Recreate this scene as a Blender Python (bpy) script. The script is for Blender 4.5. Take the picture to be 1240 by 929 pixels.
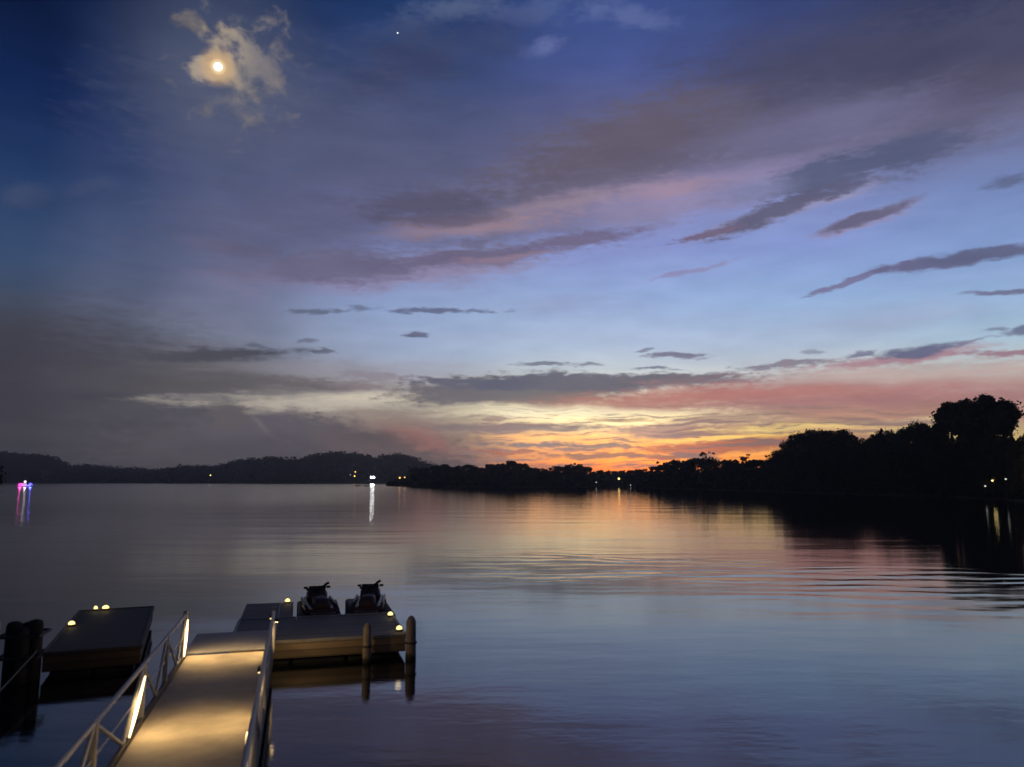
import bpy, bmesh, math, random
import numpy as np
from mathutils import Vector, Matrix, Euler

R = math.radians
scene = bpy.context.scene
for o in list(bpy.data.objects):
    bpy.data.objects.remove(o)
col = scene.collection

# ------------------------------------------------------------------ camera
FOC = 902.0            # focal length in pixels of a 1240 px wide picture
EYE = 4.35             # eye height above the water
PITCH = math.atan((582 - 464.5) / FOC)
cam_d = bpy.data.cameras.new('camera')
cam_d.sensor_width = 36.0
cam_d.lens = FOC / 1240 * 36.0
cam_d.dof.use_dof = True            # wide-open lens focused on the far shore: the jetty is a little soft
cam_d.dof.focus_distance = 900
cam_d.dof.aperture_fstop = 0.9
cam_d.clip_start = 0.1
cam_d.clip_end = 60000
cam = bpy.data.objects.new('camera', cam_d)
col.objects.link(cam)
cam.location = (0, 0, EYE)
cam.rotation_euler = (R(90) + PITCH, 0, 0)
scene.camera = cam

scene.view_settings.view_transform = 'Standard'
scene.view_settings.look = 'None'
scene.view_settings.gamma = 1.0
scene.view_settings.use_curve_mapping = False
scene.view_settings.exposure = 0.0
scene.render.engine = 'CYCLES'
cy = scene.cycles
cy.use_denoising = True
cy.max_bounces = 6
cy.diffuse_bounces = 2
cy.glossy_bounces = 3
cy.transparent_max_bounces = 4
cy.sample_clamp_indirect = 6.0
cy.caustics_reflective = False
cy.caustics_refractive = False


def ray(x, y):
    a = (x - 620) / FOC
    b = -(y - 464.5) / FOC
    return Vector((a, math.cos(PITCH) - b * math.sin(PITCH), math.sin(PITCH) + b * math.cos(PITCH)))


def azel(x, y):
    d = ray(x, y).normalized()
    return math.degrees(math.atan2(d.x, d.y)), math.degrees(math.asin(d.z))


def at_dist(x, dist, z=0.0):
    """ground point seen in picture column x (on the horizon line) at a forward distance"""
    d = ray(x, 582)
    return Vector((d.x / d.y * dist, dist, z))


def top_z(y, dist):
    d = ray(620, y)
    return EYE + d.z / d.y * dist


def lin(c):
    return tuple(((v / 255) / 12.92 if v / 255 <= 0.04045 else (((v / 255) + 0.055) / 1.055) ** 2.4) for v in c) + (1.0,)


# ------------------------------------------------------------------ world: dusk sky
MOON_AZ, MOON_EL = azel(264, 81)
SUN_AZ, SUN_EL = azel(740, 585)[0], -3.0

world = bpy.data.worlds.new('World')
scene.world = world
world.use_nodes = True
try:
    world.cycles.sampling_method = 'MANUAL'
    world.cycles.sample_map_resolution = 512
except Exception:
    pass
wt = world.node_tree
wt.nodes.clear()


class G:
    def __init__(self, tree):
        self.t = tree

    def n(self, typ, **kw):
        nd = self.t.nodes.new(typ)
        for k, v in kw.items():
            setattr(nd, k, v)
        return nd

    def put(self, sock, v):
        if isinstance(v, bpy.types.NodeSocket):
            self.t.links.new(v, sock)
        else:
            sock.default_value = v

    def math(self, op, a, b=0.0, c=0.0, clamp=False):
        nd = self.n('ShaderNodeMath', operation=op, use_clamp=clamp)
        self.put(nd.inputs[0], a)
        self.put(nd.inputs[1], b)
        if len(nd.inputs) > 2:
            self.put(nd.inputs[2], c)
        return nd.outputs[0]

    def vmath(self, op, a, b=(0, 0, 0), out=0):
        nd = self.n('ShaderNodeVectorMath', operation=op)
        self.put(nd.inputs[0], a)
        self.put(nd.inputs[1], b)
        return nd.outputs[out]

    def mapping(self, v, loc=(0, 0, 0), rot=(0, 0, 0), scale=(1, 1, 1), typ='POINT'):
        nd = self.n('ShaderNodeMapping', vector_type=typ)
        self.put(nd.inputs[0], v)
        nd.inputs[1].default_value = loc
        nd.inputs[2].default_value = rot
        nd.inputs[3].default_value = scale
        return nd.outputs[0]

    def noise(self, v, scale=1.0, detail=5.0, rough=0.55, out=0, distortion=0.0):
        nd = self.n('ShaderNodeTexNoise')
        self.put(nd.inputs['Vector'], v)
        nd.inputs['Scale'].default_value = scale
        nd.inputs['Detail'].default_value = detail
        nd.inputs['Roughness'].default_value = rough
        nd.inputs['Distortion'].default_value = distortion
        return nd.outputs[out]

    def mr(self, v, a, b, c=0.0, d=1.0, typ='SMOOTHSTEP'):
        nd = self.n('ShaderNodeMapRange', interpolation_type=typ)
        self.put(nd.inputs[0], v)
        nd.inputs[1].default_value = a
        nd.inputs[2].default_value = b
        nd.inputs[3].default_value = c
        nd.inputs[4].default_value = d
        return nd.outputs[0]

    def mix(self, f, a, b, blend='MIX'):
        nd = self.n('ShaderNodeMixRGB', blend_type=blend)
        self.put(nd.inputs[0], f)
        self.put(nd.inputs[1], a)
        self.put(nd.inputs[2], b)
        return nd.outputs[0]

    def ramp(self, f, stops, interp='LINEAR'):
        nd = self.n('ShaderNodeValToRGB')
        cr = nd.color_ramp
        cr.interpolation = interp
        while len(cr.elements) < len(stops):
            cr.elements.new(0.5)
        for e, (p, c) in zip(cr.elements, stops):
            e.position = p
            e.color = c
        self.put(nd.inputs[0], f)
        return nd.outputs[0]


g = G(wt)
tc = g.n('ShaderNodeTexCoord').outputs['Generated']
sep = g.n('ShaderNodeSeparateXYZ')
g.put(sep.inputs[0], tc)
az = g.math('MULTIPLY', g.math('ARCTAN2', sep.outputs[0], sep.outputs[1]), 57.29578)
el = g.math('MULTIPLY', g.math('ARCSINE', sep.outputs[2]), 57.29578)
cmb = g.n('ShaderNodeCombineXYZ')
g.put(cmb.inputs[0], az)
g.put(cmb.inputs[1], el)
P0 = cmb.outputs[0]

# broad colour of the sky: columns of elevation colours, blended across azimuth
COLS = [
    (20, [(0, (9, 24, 58)), (100, (17, 38, 82)), (200, (33, 56, 98)), (300, (55, 76, 112)), (360, (66, 78, 100)), (400, (66, 69, 80)),
          (450, (62, 61, 67)), (520, (66, 66, 74)), (570, (64, 64, 72)), (584, (58, 58, 66))]),
    (130, [(0, (13, 32, 70)), (100, (30, 48, 90)), (200, (50, 66, 106)), (300, (74, 88, 122)), (360, (88, 95, 120)), (400, (90, 94, 110)),
           (445, (84, 82, 88)), (510, (76, 75, 83)), (570, (74, 72, 79)), (584, (66, 65, 72))]),
    (260, [(0, (22, 44, 86)), (100, (56, 70, 104)), (200, (74, 84, 120)), (300, (98, 104, 136)), (360, (112, 117, 146)), (400, (116, 122, 144)),
           (440, (106, 104, 110)), (500, (86, 84, 92)), (570, (84, 81, 86)), (584, (76, 73, 78))]),
    (500, [(0, (30, 56, 104)), (100, (60, 74, 116)), (200, (86, 92, 128)), (270, (110, 116, 162)), (330, (130, 142, 190)), (380, (146, 166, 206)),
           (430, (160, 174, 202)), (462, (166, 164, 172)), (490, (176, 166, 152)), (520, (136, 122, 116)), (560, (112, 100, 98)), (584, (104, 92, 90))]),
    (760, [(0, (58, 78, 136)), (80, (74, 88, 146)), (150, (96, 98, 136)), (230, (132, 132, 178)), (300, (130, 142, 202)), (360, (140, 162, 212)),
           (420, (166, 181, 214)), (450, (188, 195, 208)), (480, (206, 192, 180)), (505, (242, 222, 184)), (530, (246, 184, 112)), (555, (254, 158, 72)),
           (572, (252, 132, 56)), (584, (246, 118, 54))]),
    (960, [(0, (56, 70, 120)), (80, (74, 78, 116)), (150, (110, 108, 142)), (230, (126, 136, 188)), (300, (126, 144, 204)), (360, (138, 164, 212)),
           (420, (164, 178, 208)), (450, (184, 188, 198)), (480, (190, 162, 152)), (510, (198, 166, 138)), (530, (232, 180, 112)), (555, (254, 152, 64)),
           (572, (244, 120, 56)), (584, (226, 108, 56))]),
    (1200, [(0, (54, 62, 94)), (80, (70, 72, 100)), (150, (108, 110, 146)), (220, (112, 130, 182)), (300, (124, 148, 202)), (360, (140, 166, 208)),
            (410, (158, 180, 206)), (450, (180, 182, 184)), (480, (168, 132, 132)), (510, (176, 150, 126)), (530, (200, 172, 112)), (560, (196, 126, 76)),
            (584, (150, 90, 66))]),
]
E0, E1 = -3.0, 60.0
elf = g.mr(el, E0, E1, typ='LINEAR')
# slow sideways wobble so that the column blend has no straight seams
wob = g.noise(g.mapping(P0, scale=(0.05, 0.09, 1)), 1.0, 3.0, 0.5)
azw = g.math('ADD', az, g.math('MULTIPLY', g.math('SUBTRACT', wob, 0.5), 8.0))
elw = g.math('ADD', el, g.math('MULTIPLY', g.math('SUBTRACT', g.noise(g.mapping(P0, loc=(7, 3, 0), scale=(0.07, 0.2, 1)), 1.0, 4.0, 0.5), 0.5), 1.2))
elf = g.mr(elw, E0, E1, typ='LINEAR')
sky = None
prev_az = None
for px, stops in COLS:
    st = []
    for y, c in reversed(stops):
        e = azel(px, y)[1]
        st.append(((e - E0) / (E1 - E0), lin(c)))
    a0 = azel(px, 350)[0]
    top = stops[0][1]
    st.append(((45 - E0) / (E1 - E0), lin(tuple(v * 0.75 for v in top))))
    st.append((1.0, lin((14, 24, 52))))
    rc = g.ramp(elf, st)
    if sky is None:
        sky = rc
    else:
        sky = g.mix(g.mr(azw, prev_az, a0), sky, rc)
    prev_az = a0
# away from the sunset the sky is plain dusk blue
sky = g.mix(g.mr(g.math('ABSOLUTE', az), 42, 95), sky, g.ramp(elf, [(0.0, lin((34, 36, 46))), (0.25, lin((30, 40, 66))), (1.0, lin((14, 24, 52)))]))
# the very last light of the sun, just under the horizon
nis = g.n('ShaderNodeTexSky', sky_type='NISHITA')
nis.sun_disc = False
nis.sun_elevation = R(SUN_EL)
nis.sun_rotation = R(SUN_AZ)
sky = g.mix(1.0, sky, g.mix(1.0, nis.outputs[0], (0.01, 0.01, 0.01, 1), 'MULTIPLY'), 'ADD')

# shared cloud noises
wn = g.noise(g.mapping(P0, scale=(0.16, 0.42, 1)), 1.0, 5.0, 0.55, out=1)
warp = g.vmath('MULTIPLY', g.vmath('SUBTRACT', wn, (0.5, 0.5, 0.5)), (4.0, 1.4, 0.0))
P = g.vmath('ADD', P0, warp)
N_STREAK = g.noise(g.mapping(P0, loc=(3, 9, 2), rot=(0, 0, R(-8)), scale=(0.22, 1.15, 1)), 1.0, 6.0, 0.6)
N_FLAT = g.noise(g.mapping(P0, loc=(13, 4, 5), rot=(0, 0, R(1)), scale=(0.13, 1.5, 1)), 1.0, 6.0, 0.62)
N_PUFF = g.noise(g.mapping(P0, loc=(5, 1, 8), scale=(0.42, 0.75, 1)), 1.0, 6.0, 0.58)
N_BUMP = g.noise(g.mapping(P0, loc=(1, 6, 3), scale=(0.7, 1.1, 1)), 1.0, 5.0, 0.6)
N_FINE = g.noise(g.mapping(P0, loc=(8, 2, 6), rot=(0, 0, R(-5)), scale=(1.0, 2.9, 1)), 1.0, 5.0, 0.6)
NS = {'s': N_STREAK, 'f': N_FLAT, 'p': N_PUFF, 'b': N_BUMP}


def after(p):
    """the same vector, but evaluated only once the sky so far is known (keeps the shader stack small)"""
    nd = g.n('ShaderNodeVectorMath', operation='MULTIPLY_ADD')
    g.put(nd.inputs[0], sky)
    nd.inputs[1].default_value = (1e-7, 1e-7, 1e-7)
    g.put(nd.inputs[2], p)
    return nd.outputs[0]


def cloud(x0, y0, x1, y1, th, colr, alpha=1.0, soft=0.35, amp=1.4, kind='s', fine=1.4, warp_on=True):
    """one bank of cloud between two directions of the sky, half thickness th (in 0.0635 degree steps)"""
    global sky
    if th <= 5:          # little flecks are ragged
        th *= .78
        fine *= 1.8
    a = Vector(azel(x0, y0))
    b = Vector(azel(x1, y1))
    c = (a + b) / 2
    d = b - a
    ang = math.atan2(d.y, d.x)
    major = max(d.length / 2, 0.05)
    nx, ny = -(y1 - y0), (x1 - x0)
    L = math.hypot(nx, ny) or 1
    mx, my = (x0 + x1) / 2, (y0 + y1) / 2
    q = Vector(azel(mx + nx / L * th, my + ny / L * th)) - c
    minor = q.length
    loc = g.mapping(after(P if warp_on else P0), (c.x, c.y, 0), (0, 0, ang), (major, minor, 1), 'TEXTURE')
    ln = g.vmath('LENGTH', loc, out=1)
    v = g.math('MULTIPLY_ADD', NS[kind], -amp, g.math('ADD', ln, (amp + fine) * 0.5))
    v = g.math('MULTIPLY_ADD', N_FINE, -fine, v)
    m = g.mr(v, 1 + soft, 1 - soft, 0, alpha)
    sky = g.mix(m, sky, lin(colr))


# ---- high blue part: faint puffs and dark patches
cloud(500, 15, 590, 5, 14, (84, 98, 134), .85, .9, 2.6, 'p')
cloud(440, 40, 540, 40, 16, (72, 86, 124), .35, .9, 2.6, 'p')
cloud(610, 20, 690, 8, 14, (80, 96, 144), .85, .9, 2.6, 'p')
cloud(720, 12, 800, 24, 14, (92, 106, 158), .85, .9, 2.6, 'p')
cloud(640, 60, 680, 52, 10, (98, 110, 162), .85, .9, 2.4, 'p')
cloud(420, 110, 540, 60, 34, (60, 66, 98), .7, .9, 2.4, 'p')
cloud(520, 70, 640, 35, 24, (62, 72, 108), .6, .9, 2.4, 'p')
cloud(0, 238, 50, 232, 13, (68, 80, 112), .6, .8, 2.2, 'p')
cloud(85, 232, 140, 224, 9, (66, 78, 112), .55, .8, 2.2, 'p')
# ---- broad mauve veil over the middle
cloud(230, 150, 560, 190, 70, (88, 92, 122), .55, .9, 1.6, 's')
cloud(250, 285, 620, 235, 46, (94, 92, 120), .6, .8, 1.8, 's')
cloud(560, 262, 900, 150, 62, (98, 92, 112), .85, .75, 1.3, 's')
cloud(760, 190, 1280, 70, 66, (98, 94, 118), .85, .7, 1.2, 's')
cloud(880, 90, 1300, 30, 46, (70, 72, 100), .9, .75, 1.3, 's')
cloud(640, 200, 880, 130, 34, (98, 90, 106), .75, .7, 1.3, 's')
cloud(1060, 110, 1300, 84, 22, (82, 80, 104), .7, .7, 1.3, 's')
# lit lower side of the veil
cloud(690, 255, 1010, 196, 26, (146, 136, 174), .8, .8, 1.4, 's')
cloud(900, 175, 1130, 120, 26, (112, 112, 148), .7, .8, 1.3, 's')
cloud(560, 268, 780, 226, 11, (154, 134, 150), .6, .9, 1.6, 's')
cloud(490, 282, 660, 268, 9, (164, 136, 144), .6, .9, 1.6, 's')
cloud(760, 238, 870, 222, 9, (158, 134, 156), .7, .8, 1.6, 's')
# dark core under the veil in the middle
cloud(440, 256, 590, 242, 18, (86, 84, 108), .85, .6, 1.6, 's')
cloud(500, 268, 600, 262, 9, (98, 90, 112), .7, .6, 1.6, 's')
cloud(230, 296, 330, 312, 12, (96, 94, 122), .6, .7, 1.6, 's')
# purple bank in the middle
cloud(330, 338, 640, 312, 22, (142, 128, 158), .75, .6, 1.3, 's')
cloud(300, 326, 520, 318, 20, (104, 102, 130), .9, .5, 1.5, 's')
cloud(460, 318, 690, 300, 12, (104, 98, 128), .9, .5, 1.7, 's')
cloud(640, 300, 760, 280, 9, (106, 98, 130), .9, .5, 1.5, 's')
cloud(560, 318, 660, 308, 5, (150, 126, 148), .6, .7, 1.5, 's')
cloud(560, 292, 590, 300, 7, (100, 98, 128), .8, .6, 1.8, 'p')
# ---- slate wisps on the right
cloud(860, 284, 1030, 226, 9, (160, 146, 170), .7, .6, 1.0, 's')
cloud(930, 232, 1060, 192, 20, (88, 94, 126), .97, .45, 1.2, 's')
cloud(1020, 202, 1160, 166, 20, (86, 92, 124), .97, .5, 1.4, 's')
cloud(860, 236, 960, 222, 11, (118, 122, 160), .7, .7, 1.9, 's')
cloud(868, 284, 1018, 222, 12, (92, 92, 122), .97, .4, 1.4, 's')
cloud(815, 294, 890, 276, 4.5, (112, 98, 126), .95, .45, 1.3, 's')
cloud(996, 284, 1100, 250, 9, (150, 132, 162), .7, .6, 1.1, 's')
cloud(1004, 279, 1104, 246, 7.5, (96, 94, 124), .97, .45, 1.4, 's')
cloud(1192, 228, 1248, 214, 6, (92, 102, 138), .9, .5, 1.3, 's')
cloud(985, 356, 1090, 322, 4.5, (112, 110, 150), .95, .5, 1.4, 's')
cloud(1060, 330, 1190, 312, 7, (98, 98, 136), .97, .45, 1.4, 's')
cloud(1130, 316, 1260, 298, 9, (92, 96, 132), .97, .45, 1.5, 's')
cloud(1180, 355, 1270, 348, 4.5, (104, 106, 142), .95, .5, 1.2, 's')
cloud(780, 340, 880, 316, 3, (134, 122, 164), .6, .6, 1.5, 's')
cloud(620, 372, 760, 368, 12, (136, 142, 184), .45, .9, 1.2, 'f')
cloud(1000, 395, 1180, 372, 12, (146, 156, 194), .5, .9, 1.4, 'f')
# ---- small flecks
cloud(462, 374, 590, 377, 4.5, (100, 106, 138), .95, .5, 1.5, 'f')
cloud(484, 403, 512, 403, 4.5, (100, 104, 130), .95, .4, 1.0, 'b')
cloud(416, 374, 444, 374, 4, (104, 112, 140), .8, .5, 1.2, 'b')
cloud(352, 380, 408, 378, 4.5, (96, 104, 128), .9, .5, 1.4, 'b')
cloud(376, 426, 406, 424, 4, (96, 100, 118), .8, .5, 1.2, 'b')
cloud(300, 416, 320, 416, 4, (92, 96, 112), .7, .5, 1.2, 'b')
cloud(360, 412, 384, 412, 3, (96, 102, 122), .7, .5, 1.2, 'b')
# ---- left: grey bank
cloud(-140, 440, 180, 430, 52, (64, 63, 76), .75, .9, 1.4, 'f')
cloud(140, 430, 370, 426, 7, (76, 78, 88), .95, .5, 1.5, 'f')
cloud(60, 452, 340, 448, 12, (86, 84, 90), .5, .9, 1.4, 'f')
cloud(300, 446, 520, 444, 7, (150, 146, 158), .5, .8, 1.4, 'f')
cloud(330, 462, 500, 466, 8, (128, 118, 122), .8, .6, 1.6, 'f')
cloud(160, 467, 400, 465, 8, (90, 87, 90), .7, .7, 1.6, 'f')
cloud(260, 485, 560, 484, 9, (196, 186, 172), .9, .7, 1.6, 'f')
cloud(400, 478, 520, 482, 7, (216, 204, 184), .7, .7, 1.5, 'f')
cloud(190, 479, 300, 482, 4, (124, 120, 122), .8, .6, 1.4, 'f')
cloud(380, 500, 600, 496, 5, (150, 136, 130), .8, .6, 1.7, 'f')
# tall grey cumulus behind the hills
cloud(160, 540, 545, 552, 36, (93, 88, 96), .95, .4, 1.3, 'b')
cloud(230, 520, 420, 522, 26, (97, 93, 102), .9, .4, 1.5, 'b')
cloud(250, 498, 300, 504, 17, (98, 93, 96), .95, .4, 1.4, 'b')
cloud(300, 496, 346, 540, 3.2, (122, 115, 116), .5, .8, 1.6, 'b')
cloud(256, 490, 282, 484, 3.2, (122, 116, 118), .55, .8, 1.4, 'b')
cloud(190, 545, 520, 560, 26, (87, 82, 90), .7, .7, 1.2, 'b')
cloud(120, 560, 400, 560, 14, (92, 86, 88), .4, .9, 1.0, 'f')
# ---- middle: long slate cloud
cloud(480, 478, 760, 470, 21, (116, 110, 114), .97, .35, 1.0, 'f')
cloud(505, 470, 660, 472, 18, (112, 108, 116), .95, .3, .9, 'f')
cloud(520, 462, 930, 455, 9.5, (96, 98, 118), .97, .35, 1.1, 'f')
cloud(640, 464, 860, 460, 9, (104, 102, 116), .9, .4, 1.1, 'f')
cloud(490, 456, 420, 450, 5, (140, 132, 142), .7, .6, 1.4, 'f')
cloud(630, 443, 694, 442, 2.6, (112, 116, 138), .9, .5, 1.2, 'f')
cloud(700, 442, 724, 441, 2.4, (116, 118, 140), .8, .5, 1.2, 'f')
cloud(774, 446, 816, 446, 2.6, (112, 116, 140), .9, .5, 1.2, 'f')
cloud(792, 430, 846, 428, 4.5, (112, 108, 136), .9, .5, 1.6, 'b')
cloud(776, 424, 796, 422, 2.5, (116, 118, 146), .8, .5, 1.3, 'b')
cloud(890, 444, 1016, 440, 4.5, (126, 122, 142), .95, .5, 1.4, 'f')
cloud(1014, 444, 1180, 424, 6, (160, 124, 142), .95, .5, 1.5, 's')
cloud(1025, 432, 1056, 426, 4, (110, 110, 140), .9, .5, 1.5, 'b')
cloud(1062, 430, 1160, 422, 6, (98, 100, 132), .97, .45, 1.6, 's')
cloud(1150, 424, 1190, 412, 3, (118, 116, 146), .8, .5, 1.5, 's')
cloud(1164, 432, 1280, 426, 4.5, (140, 112, 130), .95, .5, 1.3, 'f')
cloud(1204, 408, 1270, 396, 6, (96, 102, 134), .9, .5, 1.5, 'b')
cloud(980, 428, 1000, 428, 4, (122, 128, 154), .7, .6, 1.4, 'b')
cloud(1190, 402, 1222, 398, 3.5, (112, 120, 150), .8, .6, 1.4, 'b')
# ---- the red band
cloud(660, 489, 960, 478, 10, (176, 126, 118), .85, .7, 1.0, 'f')
cloud(820, 480, 1300, 462, 16, (164, 122, 126), .85, .7, 1.2, 'f')
cloud(760, 481, 1080, 474, 8, (176, 112, 110), .65, .8, 1.2, 'f')
cloud(980, 456, 1240, 452, 3, (190, 176, 178), .5, .8, 1.2, 'f')
cloud(900, 494, 1280, 486, 7, (156, 112, 118), .8, .6, 1.2, 'f')
cloud(930, 508, 1280, 496, 9, (168, 128, 116), .85, .6, 1.6, 'f')
# ---- streaks over the burning yellow
cloud(560, 498, 770, 500, 8, (248, 236, 206), .8, .8, 1.6, 'f')
cloud(640, 512, 860, 508, 10, (250, 226, 176), .75, .8, 1.6, 'f')
cloud(440, 512, 560, 520, 10, (150, 128, 122), .85, .6, 1.8, 'f')
cloud(500, 517, 726, 517, 5.5, (126, 114, 114), .97, .5, 1.5, 'f')
cloud(600, 530, 700, 528, 6, (240, 176, 112), .7, .8, 1.5, 'f')
cloud(604, 540, 720, 539, 5, (118, 106, 110), .95, .45, 1.4, 'f')
cloud(690, 543, 780, 542, 4.5, (120, 106, 108), .9, .5, 1.5, 'f')
cloud(560, 548, 660, 549, 2.6, (146, 96, 86), .9, .5, 1.3, 'f')
cloud(650, 553, 860, 552, 3.5, (128, 98, 92), .9, .5, 1.5, 'f')
cloud(700, 508, 790, 507, 3, (178, 152, 126), .85, .5, 1.6, 'f')
cloud(730, 523, 880, 519, 9, (152, 122, 116), .95, .5, 1.5, 'f')
cloud(800, 512, 960, 506, 7, (166, 138, 126), .85, .55, 1.6, 'f')
cloud(820, 524, 1010, 515, 6, (160, 122, 114), .9, .55, 1.5, 'f')
cloud(880, 521, 1060, 514, 5, (240, 208, 136), .7, .7, 1.6, 'f')
cloud(840, 534, 960, 526, 4, (248, 204, 116), .8, .7, 1.3, 'f')
cloud(770, 545, 1000, 535, 7, (168, 100, 84), .95, .45, 1.2, 'f')
cloud(760, 556, 860, 552, 3, (150, 96, 88), .8, .5, 1.5, 'f')
cloud(610, 566, 700, 563, 5, (150, 100, 88), .85, .5, 1.4, 'f')
cloud(960, 536, 1060, 530, 6, (150, 114, 108), .8, .6, 1.5, 'f')
cloud(1060, 522, 1180, 512, 6, (206, 184, 134), .6, .8, 1.6, 'f')
cloud(1090, 506, 1160, 502, 4, (226, 200, 160), .6, .8, 1.6, 'f')
cloud(1000, 512, 1140, 508, 3, (140, 116, 116), .7, .6, 1.5, 'f')
# the ember-coloured foot of the sky
ember = g.math('MULTIPLY', g.mr(el, 3.4, 1.2), g.mr(g.math('ABSOLUTE', g.math('SUBTRACT', az, 8.5)), 15.0, 6.0))
sky = g.mix(ember, sky, g.mix(1.0, sky, (1.3, 1.28, 1.12, 1), 'MULTIPLY'))
# many thin bars of cloud across the afterglow
bars = g.noise(g.mapping(after(P), loc=(2, 5, 3), rot=(0, 0, R(1.2)), scale=(0.2, 3.4, 1)), 1.0, 5.0, 0.62)
zone = g.math('MULTIPLY', g.mr(el, 0.2, 1.2), g.mr(el, 6.5, 4.0))
zone = g.math('MULTIPLY', zone, g.mr(g.math('ABSOLUTE', g.math('SUBTRACT', az, 11.0)), 26.0, 12.0))
sky = g.mix(g.math('MULTIPLY', g.mr(bars, 0.51, 0.60, 0, .82), zone), sky, lin((134, 110, 112)))
sky = g.mix(g.math('MULTIPLY', g.mr(bars, 0.46, 0.36, 0, .5), zone), sky, g.mix(1.0, sky, (1.45, 1.4, 1.3, 1), 'MULTIPLY'))
# the afterglow is brightest close to where the sun went down
glow = g.math('MULTIPLY', g.mr(el, 6.0, 3.0), g.mr(g.math('ABSOLUTE', g.math('SUBTRACT', az, 5.5)), 14.0, 3.0))
sky = g.mix(g.math('MULTIPLY', glow, 1.0), sky, g.mix(1.0, sky, (1.6, 1.55, 1.55, 1), 'MULTIPLY'))

# foot of the grey cumulus, cutting into the glow, with a pink edge
cloud(470, 528, 546, 546, 15, (158, 112, 106), .75, .6, 1.4, 'b')
cloud(380, 536, 500, 552, 20, (102, 92, 94), .95, .5, 1.3, 'b')
cloud(430, 552, 552, 568, 17, (110, 96, 97), .97, .25, 1.2, 'b')
cloud(520, 566, 604, 580, 9, (114, 98, 98), .97, .25, 1.3, 'b')
cloud(400, 572, 610, 584, 8, (106, 93, 93), .9, .4, 1.2, 'b')

# ---- broken cloud lit by the moon, and the moon's aureole
mloc = g.mapping(P0, (MOON_AZ, MOON_EL, 0), (0, 0, 0), (1 / math.cos(R(MOON_EL)), 1, 1), 'TEXTURE')
mlen = g.vmath('LENGTH', mloc, out=1)
MN = g.noise(g.mapping(P0, loc=(2.1, 7.3, 4), scale=(0.55, 0.72, 1)), 1.0, 6.0, 0.55, distortion=0.25)
MN2 = g.noise(g.mapping(P0, loc=(9.1, 1.3, 4), scale=(0.22, 0.26, 1)), 1.0, 4.0, 0.55, distortion=0.4)


def moon_cloud(x, y, rx, ry, alpha, colr=(168, 152, 136)):
    global sky
    c = azel(x, y)
    k = abs(azel(x + 10, y)[0] - azel(x - 10, y)[0]) / 20
    k2 = abs(azel(x, y + 10)[1] - azel(x, y - 10)[1]) / 20
    loc = g.mapping(after(P0), (c[0], c[1], 0), (0, 0, 0), (rx * k, ry * k2, 1), 'TEXTURE')
    ln = g.vmath('LENGTH', loc, out=1)
    v = g.math('ADD', g.math('MULTIPLY', MN, 4.6), g.math('MULTIPLY', ln, -1.0))
    m = g.mr(v, 1.0, 2.2, 0, alpha)
    sky = g.mix(m, sky, lin(colr))


sky = g.mix(g.mr(mlen, 9.0, 1.0, 0, .5), sky, lin((92, 98, 118)))
moon_cloud(294, 84, 56, 62, .75, (116, 113, 118))
moon_cloud(302, 76, 28, 40, .6, (148, 140, 134))
moon_cloud(235, 30, 22, 13, .6, (120, 112, 108))
moon_cloud(244, 78, 18, 18, .8, (170, 156, 142))
moon_cloud(268, 66, 28, 32, .85, (168, 154, 136))
moon_cloud(330, 70, 26, 40, .45, (112, 108, 118))
sky = g.mix(g.mr(mlen, 1.5, 0.25, 0, .7), sky, lin((228, 186, 130)))
sky = g.mix(g.mr(mlen, 0.6, 0.22, 0, 1.0), sky, (1.0, 0.78, 0.45, 1))

# the sunset half of the sky is the brighter half
sky = g.mix(g.math('MULTIPLY', g.mr(az, -12.0, 4.0), g.mr(el, 26.0, 12.0)), sky, g.mix(1.0, sky, (1.19, 1.2, 1.09, 1), 'MULTIPLY'))
# faint unevenness everywhere, as in real cloud
tex = g.noise(g.mapping(after(P), loc=(4, 4, 9), rot=(0, 0, R(-10)), scale=(0.2, 0.75, 1)), 1.0, 4.0, 0.5)
sky = g.mix(1.0, sky, g.ramp(tex, [(0.3, (0.93, 0.93, 0.94, 1)), (0.7, (1.08, 1.07, 1.06, 1))]), 'MULTIPLY')

bg = g.n('ShaderNodeBackground')
g.put(bg.inputs[0], sky)
bg.inputs[1].default_value = 1.0
wout = g.n('ShaderNodeOutputWorld')
wt.links.new(bg.outputs[0], wout.inputs[0])

# moonlight: the only lamp in the sky
sun_d = bpy.data.lights.new('moonlight', 'SUN')
sun_d.energy = 0.03
sun_d.angle = R(0.6)
sun_d.color = (1.0, 0.9, 0.75)
sun_o = bpy.data.objects.new('moonlight', sun_d)
col.objects.link(sun_o)
md = Vector((math.sin(R(MOON_AZ)) * math.cos(R(MOON_EL)), math.cos(R(MOON_AZ)) * math.cos(R(MOON_EL)), math.sin(R(MOON_EL))))
sun_o.rotation_euler = md.to_track_quat('Z', 'Y').to_euler()
sun_o.location = md * 50


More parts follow.
